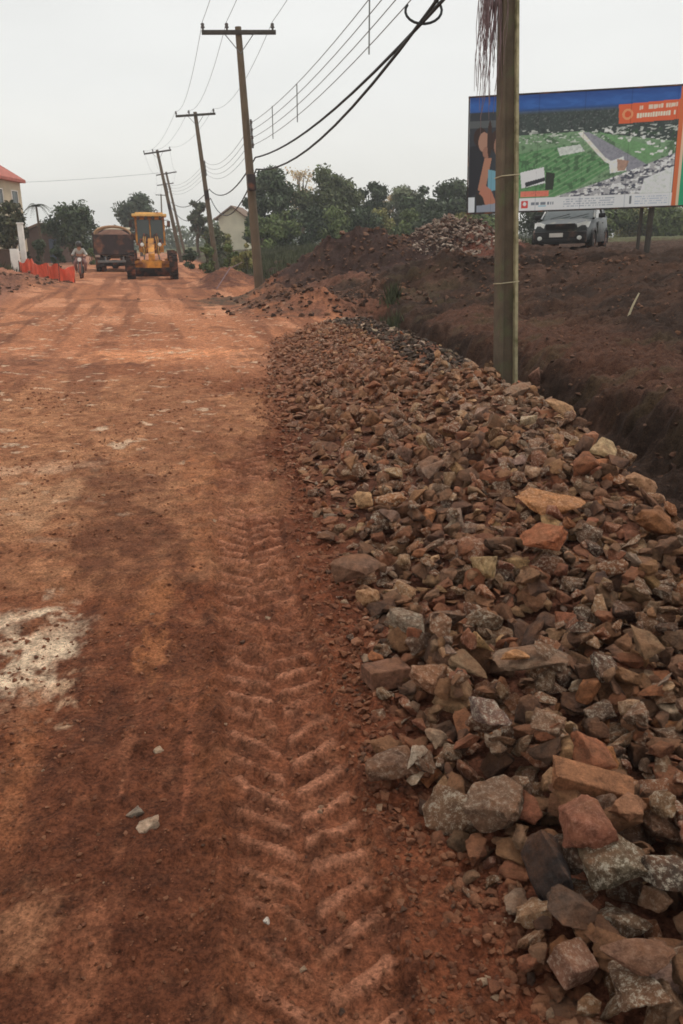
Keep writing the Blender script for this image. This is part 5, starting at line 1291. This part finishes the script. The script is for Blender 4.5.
for i, (px, tp, d, hw, c_) in enumerate([(545, 198, 62, 26, DG), (588, 200, 60, 24, OG), (612, 200, 64, 22, MG), (640, 202, 66, 24, OG), (672, 203, 64, 24, MG), (704, 200, 66, 28, DG)]):
    lab = ['dark bush behind the bonnet of the grey car', 'olive bush behind the cabin of the grey car', 'green bush between the car and the billboard posts', 'olive bush just right of the billboard posts', 'green bush under the orange stripe of the billboard', 'dark bush at the right edge under the green billboard panel'][i]
    tree_px('bush', px, tp, d, hw * 1.2, c_, lab, 80 + i, 'bush', 'bushes beyond the field behind the billboard', n=4000, size=.18, low=.06, ncl=14)
for i, (px, tp, d, hw, c_, lab) in enumerate([(207, 240, 44, 9, MG, 'low green bush left of the third pole foot'), (229, 243, 42, 9, MG, 'low bright bush in front of the cream house'), (246, 240, 40, 9, OG, 'low olive bush touching the left side of the second nearest pole'), (190, 246, 50, 9, DG, 'dark low bush right of the leaning pole foot'), (236, 255, 38, 8, OG, 'smallest bush on the earth bank left of the second nearest pole'), (38, 238, 50, 9, DG, 'dark bush between the white gatepost and the orange netting'), (56, 243, 52, 9, DG, 'dark bush behind the right half of the orange netting'), (227, 233, 64, 9, OG, 'olive bush hiding the foot of the cream house wall'), (90, 246, 60, 7, MG, 'small green bush between the motorcycle and the truck')]):
    tree_px('shrub', px, tp, d, hw, c_, lab, 100 + i, 'shrub', 'low shrubs on the verge between the poles', n=1200, size=.11, low=.05, ncl=9)
# palm
v = at_d(36, 205, 58); pz = H1(v.x, v.y); root = empty('palm_tree', (v.x, v.y, pz), 0, 'slender dark palm between the two-storey house and the broad tree', 'palm')
MB().tube([(0, 0, 0), (.05, 0, 2), (0, 0, v.z - pz)], [.12, .09, .07], 8).build('trunk', M_BARK, root, smooth=True)
Vs = []; Fs = []; Ts = []; off = 0; rp = random.Random(4)
for k in range(16):
    a = k * 2.4; L_ = rp.uniform(.8, 1.2); up_ = rp.uniform(.1, .7)
    for j in range(16):
        t = j / 15; p = Vector((math.cos(a) * L_ * t, math.sin(a) * L_ * t, v.z - pz + up_ * t - 1.0 * t * t)); sd = Vector((-math.sin(a), math.cos(a), -.5)) * .28 * (1 - t * .7)
        for sg in (-1, 1):
            q = p + Vector((sd.x * sg, sd.y * sg, sd.z)); dxy = Vector((math.cos(a), math.sin(a), 0)) * .035
            Vs += [p - dxy, p + dxy, q + dxy * .4]; Fs.append((off, off + 1, off + 2)); off += 3; Ts += [A(58, 62, 46)] * 3
np_mesh('crown', np.array([tuple(p) for p in Vs]), Fs, M_LEAF, root, tint=np.array(Ts))
# far wood closing the view
ns = random.Random(77); cl = []
for i in range(150):
    px = -60 + 820 * i / 150 + ns.uniform(-3, 3); d = ns.uniform(150, 210); tp = ns.uniform(225, 234) if px < 200 else ns.uniform(218, 228)
    v = at_d(px, tp, d)
    for q in range(3): cl.append((v.x + ns.uniform(-1.5, 1.5), v.y + ns.uniform(-4, 4), v.z - 1.2 - q * 2.0, ns.uniform(1.6, 2.6)))
V, F, T = leaves(26000, cl, .5, A(62, 72, 56), ns)
o = np_mesh('far_wood', V, F, M_LEAF, None, tint=T); tag(o, 'low band of distant dark green woodland along the horizon', 'woodland', kind='stuff')
# grass on verge and bank
gs = np.random.RandomState(5); n = 26000
gy_ = gs.uniform(26, 60, n); gx_ = Xc(gy_) + gs.uniform(.6, 14, n); gn_ = fbm(gx_ * .35, gy_ * .35, 90, 4)
kp = (gn_ > .40) & ((gy_ > 36) | ((gy_ > 30) & (gx_ < -1.8) & (gx_ > -4))) ; gx_, gy_ = gx_[kp], gy_[kp]
m2 = 3000; lx = gs.uniform(-21, -13, m2); ly = gs.uniform(34, 48, m2); kk2 = lx + .235 * ly < -5.5
gx_ = np.concatenate([gx_, lx[kk2]]); gy_ = np.concatenate([gy_, ly[kk2]])
# a few tufts on the near bank
for (px, py, d) in ((388, 300, 17.2), (392, 290, 18.5)):
    v = ground_loc(px, d); gx_ = np.concatenate([gx_, v[0] + gs.normal(0, .10, 120)]); gy_ = np.concatenate([gy_, v[1] + gs.normal(0, .1, 120)])
gz_ = H(gx_, gy_); n = len(gx_); a = gs.uniform(0, 6.28, n); h = gs.uniform(.15, .42, n); w = .03
V = np.stack([np.stack([gx_ - w * np.cos(a), gy_ - w * np.sin(a), gz_ - .02], 1), np.stack([gx_ + w * np.cos(a), gy_ + w * np.sin(a), gz_ - .02], 1), np.stack([gx_ + gs.normal(0, .09, n), gy_ + gs.normal(0, .09, n), gz_ + h], 1)], 1).reshape(-1, 3)
T = np.repeat(np.array(A(66, 68, 46))[None] * gs.uniform(.6, 1.4, (n, 1)), 3, 0)
o = np_mesh('grass', V, np.arange(3 * n).reshape(n, 3), M_LEAF, None, tint=np.clip(T, 0, 1)); tag(o, 'rough green and straw coloured grass on the verge behind the poles', 'grass', kind='stuff')
# sticks
v = ground_loc(628, 13.0); zb = H1(v[0], v[1])
o = MB().tube([(v[0] - .06, v[1], zb - .05), (v[0], v[1], zb + .16), (v[0] + .09, v[1] + .02, zb + .36)], [.018, .016, .012], 6).build('stick', M_STRAW, None, smooth=True); tag(o, 'short bleached stick poking upright out of the dark bank on the right', 'stick')
v = ground_loc(598, 7.6); zb = H1(v[0], v[1])
o = MB().tube([(v[0] - .22, v[1], zb + .01), (v[0], v[1] + .03, zb + .05), (v[0] + .24, v[1] + .1, zb + .10)], [.008, .012, .008], 6).build('stick', M_BARK, None, smooth=True); tag(o, 'thin grey-brown twig lying across the dark ditch behind the rubble crest', 'stick')
v = at_d(243, 262, 30); v2 = at_d(216, 278, 28)
o = MB().tube([(v2.x, v2.y, H1(v2.x, v2.y) + .03), tuple((v + v2) / 2 + Vector((0, 0, .05))), tuple(v)], [.02, .018, .01], 6).build('branch', M_TWIG, None, smooth=True); tag(o, 'bare thin branch slanting on the verge beside the second nearest pole', 'branch')

# ------------------------------------------------------------------ haze in the damp air
hz = MB(); hz.box((0, 430, 14.5), (5400, 900, 37.0)); ho = hz.build('haze', None); ho.data.materials.clear()
mh = bpy.data.materials.new('haze'); mh.use_nodes = True; hn = mh.node_tree
hn.nodes.remove(hn.nodes['Principled BSDF']); pv = hn.nodes.new('ShaderNodeVolumePrincipled'); pv.inputs['Density'].default_value = HAZE; pv.inputs['Color'].default_value = (.95, .96, .97, 1); pv.inputs['Anisotropy'].default_value = 0.2
hn.links.new(pv.outputs[0], hn.nodes['Material Output'].inputs['Volume']); ho.data.materials.append(mh); tag(ho, kind='stuff', label='thin damp haze hanging in the air over the road and trees')
# ------------------------------------------------------------------ light, sky, camera
w = bpy.data.worlds.new('World'); scene.world = w; w.use_nodes = True
N = w.node_tree.nodes; L = w.node_tree.links; bg = N['Background']
sky = N.new('ShaderNodeTexSky'); sky.sky_type = 'NISHITA'; sky.sun_disc = False
SUN_EL, SUN_AZ = 58, 35
sky.sun_elevation = R(SUN_EL); sky.sun_rotation = R(SUN_AZ)
bg.inputs['Strength'].default_value = 0.05
hs = N.new('ShaderNodeHueSaturation'); hs.inputs['Saturation'].default_value = 0.15; L.new(sky.outputs[0], hs.inputs['Color'])
L.new(hs.outputs[0], bg.inputs['Color'])
bg.inputs['Strength'].default_value = 0.012
tc = N.new('ShaderNodeTexCoord'); sp = N.new('ShaderNodeSeparateXYZ'); L.new(tc.outputs['Generated'], sp.inputs[0])
rp_ = N.new('ShaderNodeValToRGB'); cr_ = rp_.color_ramp
cr_.elements[0].position = 0.0; cr_.elements[0].color = (.96, .935, .855, 1)
cr_.elements[1].position = 1.0; cr_.elements[1].color = (.98, .99, 1.0, 1)
e = cr_.elements.new(.06); e.color = (.91, .895, .83, 1)
e = cr_.elements.new(.16); e.color = (.83, .835, .81, 1)
e = cr_.elements.new(.45); e.color = (.79, .80, .795, 1)
L.new(sp.outputs['Z'], rp_.inputs['Fac'])
nz_ = N.new('ShaderNodeTexNoise'); nz_.inputs['Scale'].default_value = 2.2; nz_.inputs['Detail'].default_value = 5
mp = N.new('ShaderNodeMapping'); mp.inputs['Scale'].default_value = (1, 1, 3); L.new(tc.outputs['Generated'], mp.inputs['Vector']); L.new(mp.outputs[0], nz_.inputs['Vector'])
mr_ = N.new('ShaderNodeMapRange'); mr_.inputs['From Min'].default_value = .3; mr_.inputs['From Max'].default_value = .7; mr_.inputs['To Min'].default_value = .93; mr_.inputs['To Max'].default_value = 1.07; L.new(nz_.outputs['Fac'], mr_.inputs['Value'])
sc_ = N.new('ShaderNodeVectorMath'); sc_.operation = 'SCALE'; L.new(rp_.outputs[0], sc_.inputs[0]); L.new(mr_.outputs[0], sc_.inputs['Scale'])
bg2 = N.new('ShaderNodeBackground'); L.new(sc_.outputs[0], bg2.inputs['Color']); bg2.inputs['Strength'].default_value = 1.0
ad = N.new('ShaderNodeAddShader'); L.new(bg.outputs[0], ad.inputs[0]); L.new(bg2.outputs[0], ad.inputs[1]); L.new(ad.outputs[0], N['World Output'].inputs['Surface'])
sl = bpy.data.lights.new('sun', 'SUN'); sl.energy = 1.4; sl.angle = R(11); sl.color = (1, .96, .9)
so = bpy.data.objects.new('sun', sl); COL.objects.link(so)
dirv = Vector((math.sin(R(SUN_AZ)) * math.cos(R(SUN_EL)), math.cos(R(SUN_AZ)) * math.cos(R(SUN_EL)), math.sin(R(SUN_EL))))
so.rotation_euler = dirv.to_track_quat('Z', 'Y').to_euler()
cam = bpy.data.cameras.new('camera'); co = bpy.data.objects.new('camera', cam); COL.objects.link(co)
co.location = (0, 0, CAMZ); co.rotation_euler = (math.pi / 2 - PITCH, 0, 0)
cam.sensor_fit = 'VERTICAL'; cam.sensor_height = 36; cam.lens = FPX / 1024 * 36; cam.clip_end = 12000; cam.clip_start = 0.05
scene.camera = co
scene.view_settings.view_transform = 'Standard'; scene.view_settings.look = 'None'; scene.view_settings.exposure = 0; scene.view_settings.gamma = 1
scene.cycles.filter_width = 1.7
for o in scene.objects:
    l = o.get('label')
    if l and not (4 <= len(l.split()) <= 16): print('LABEL LEN', o.name, l)
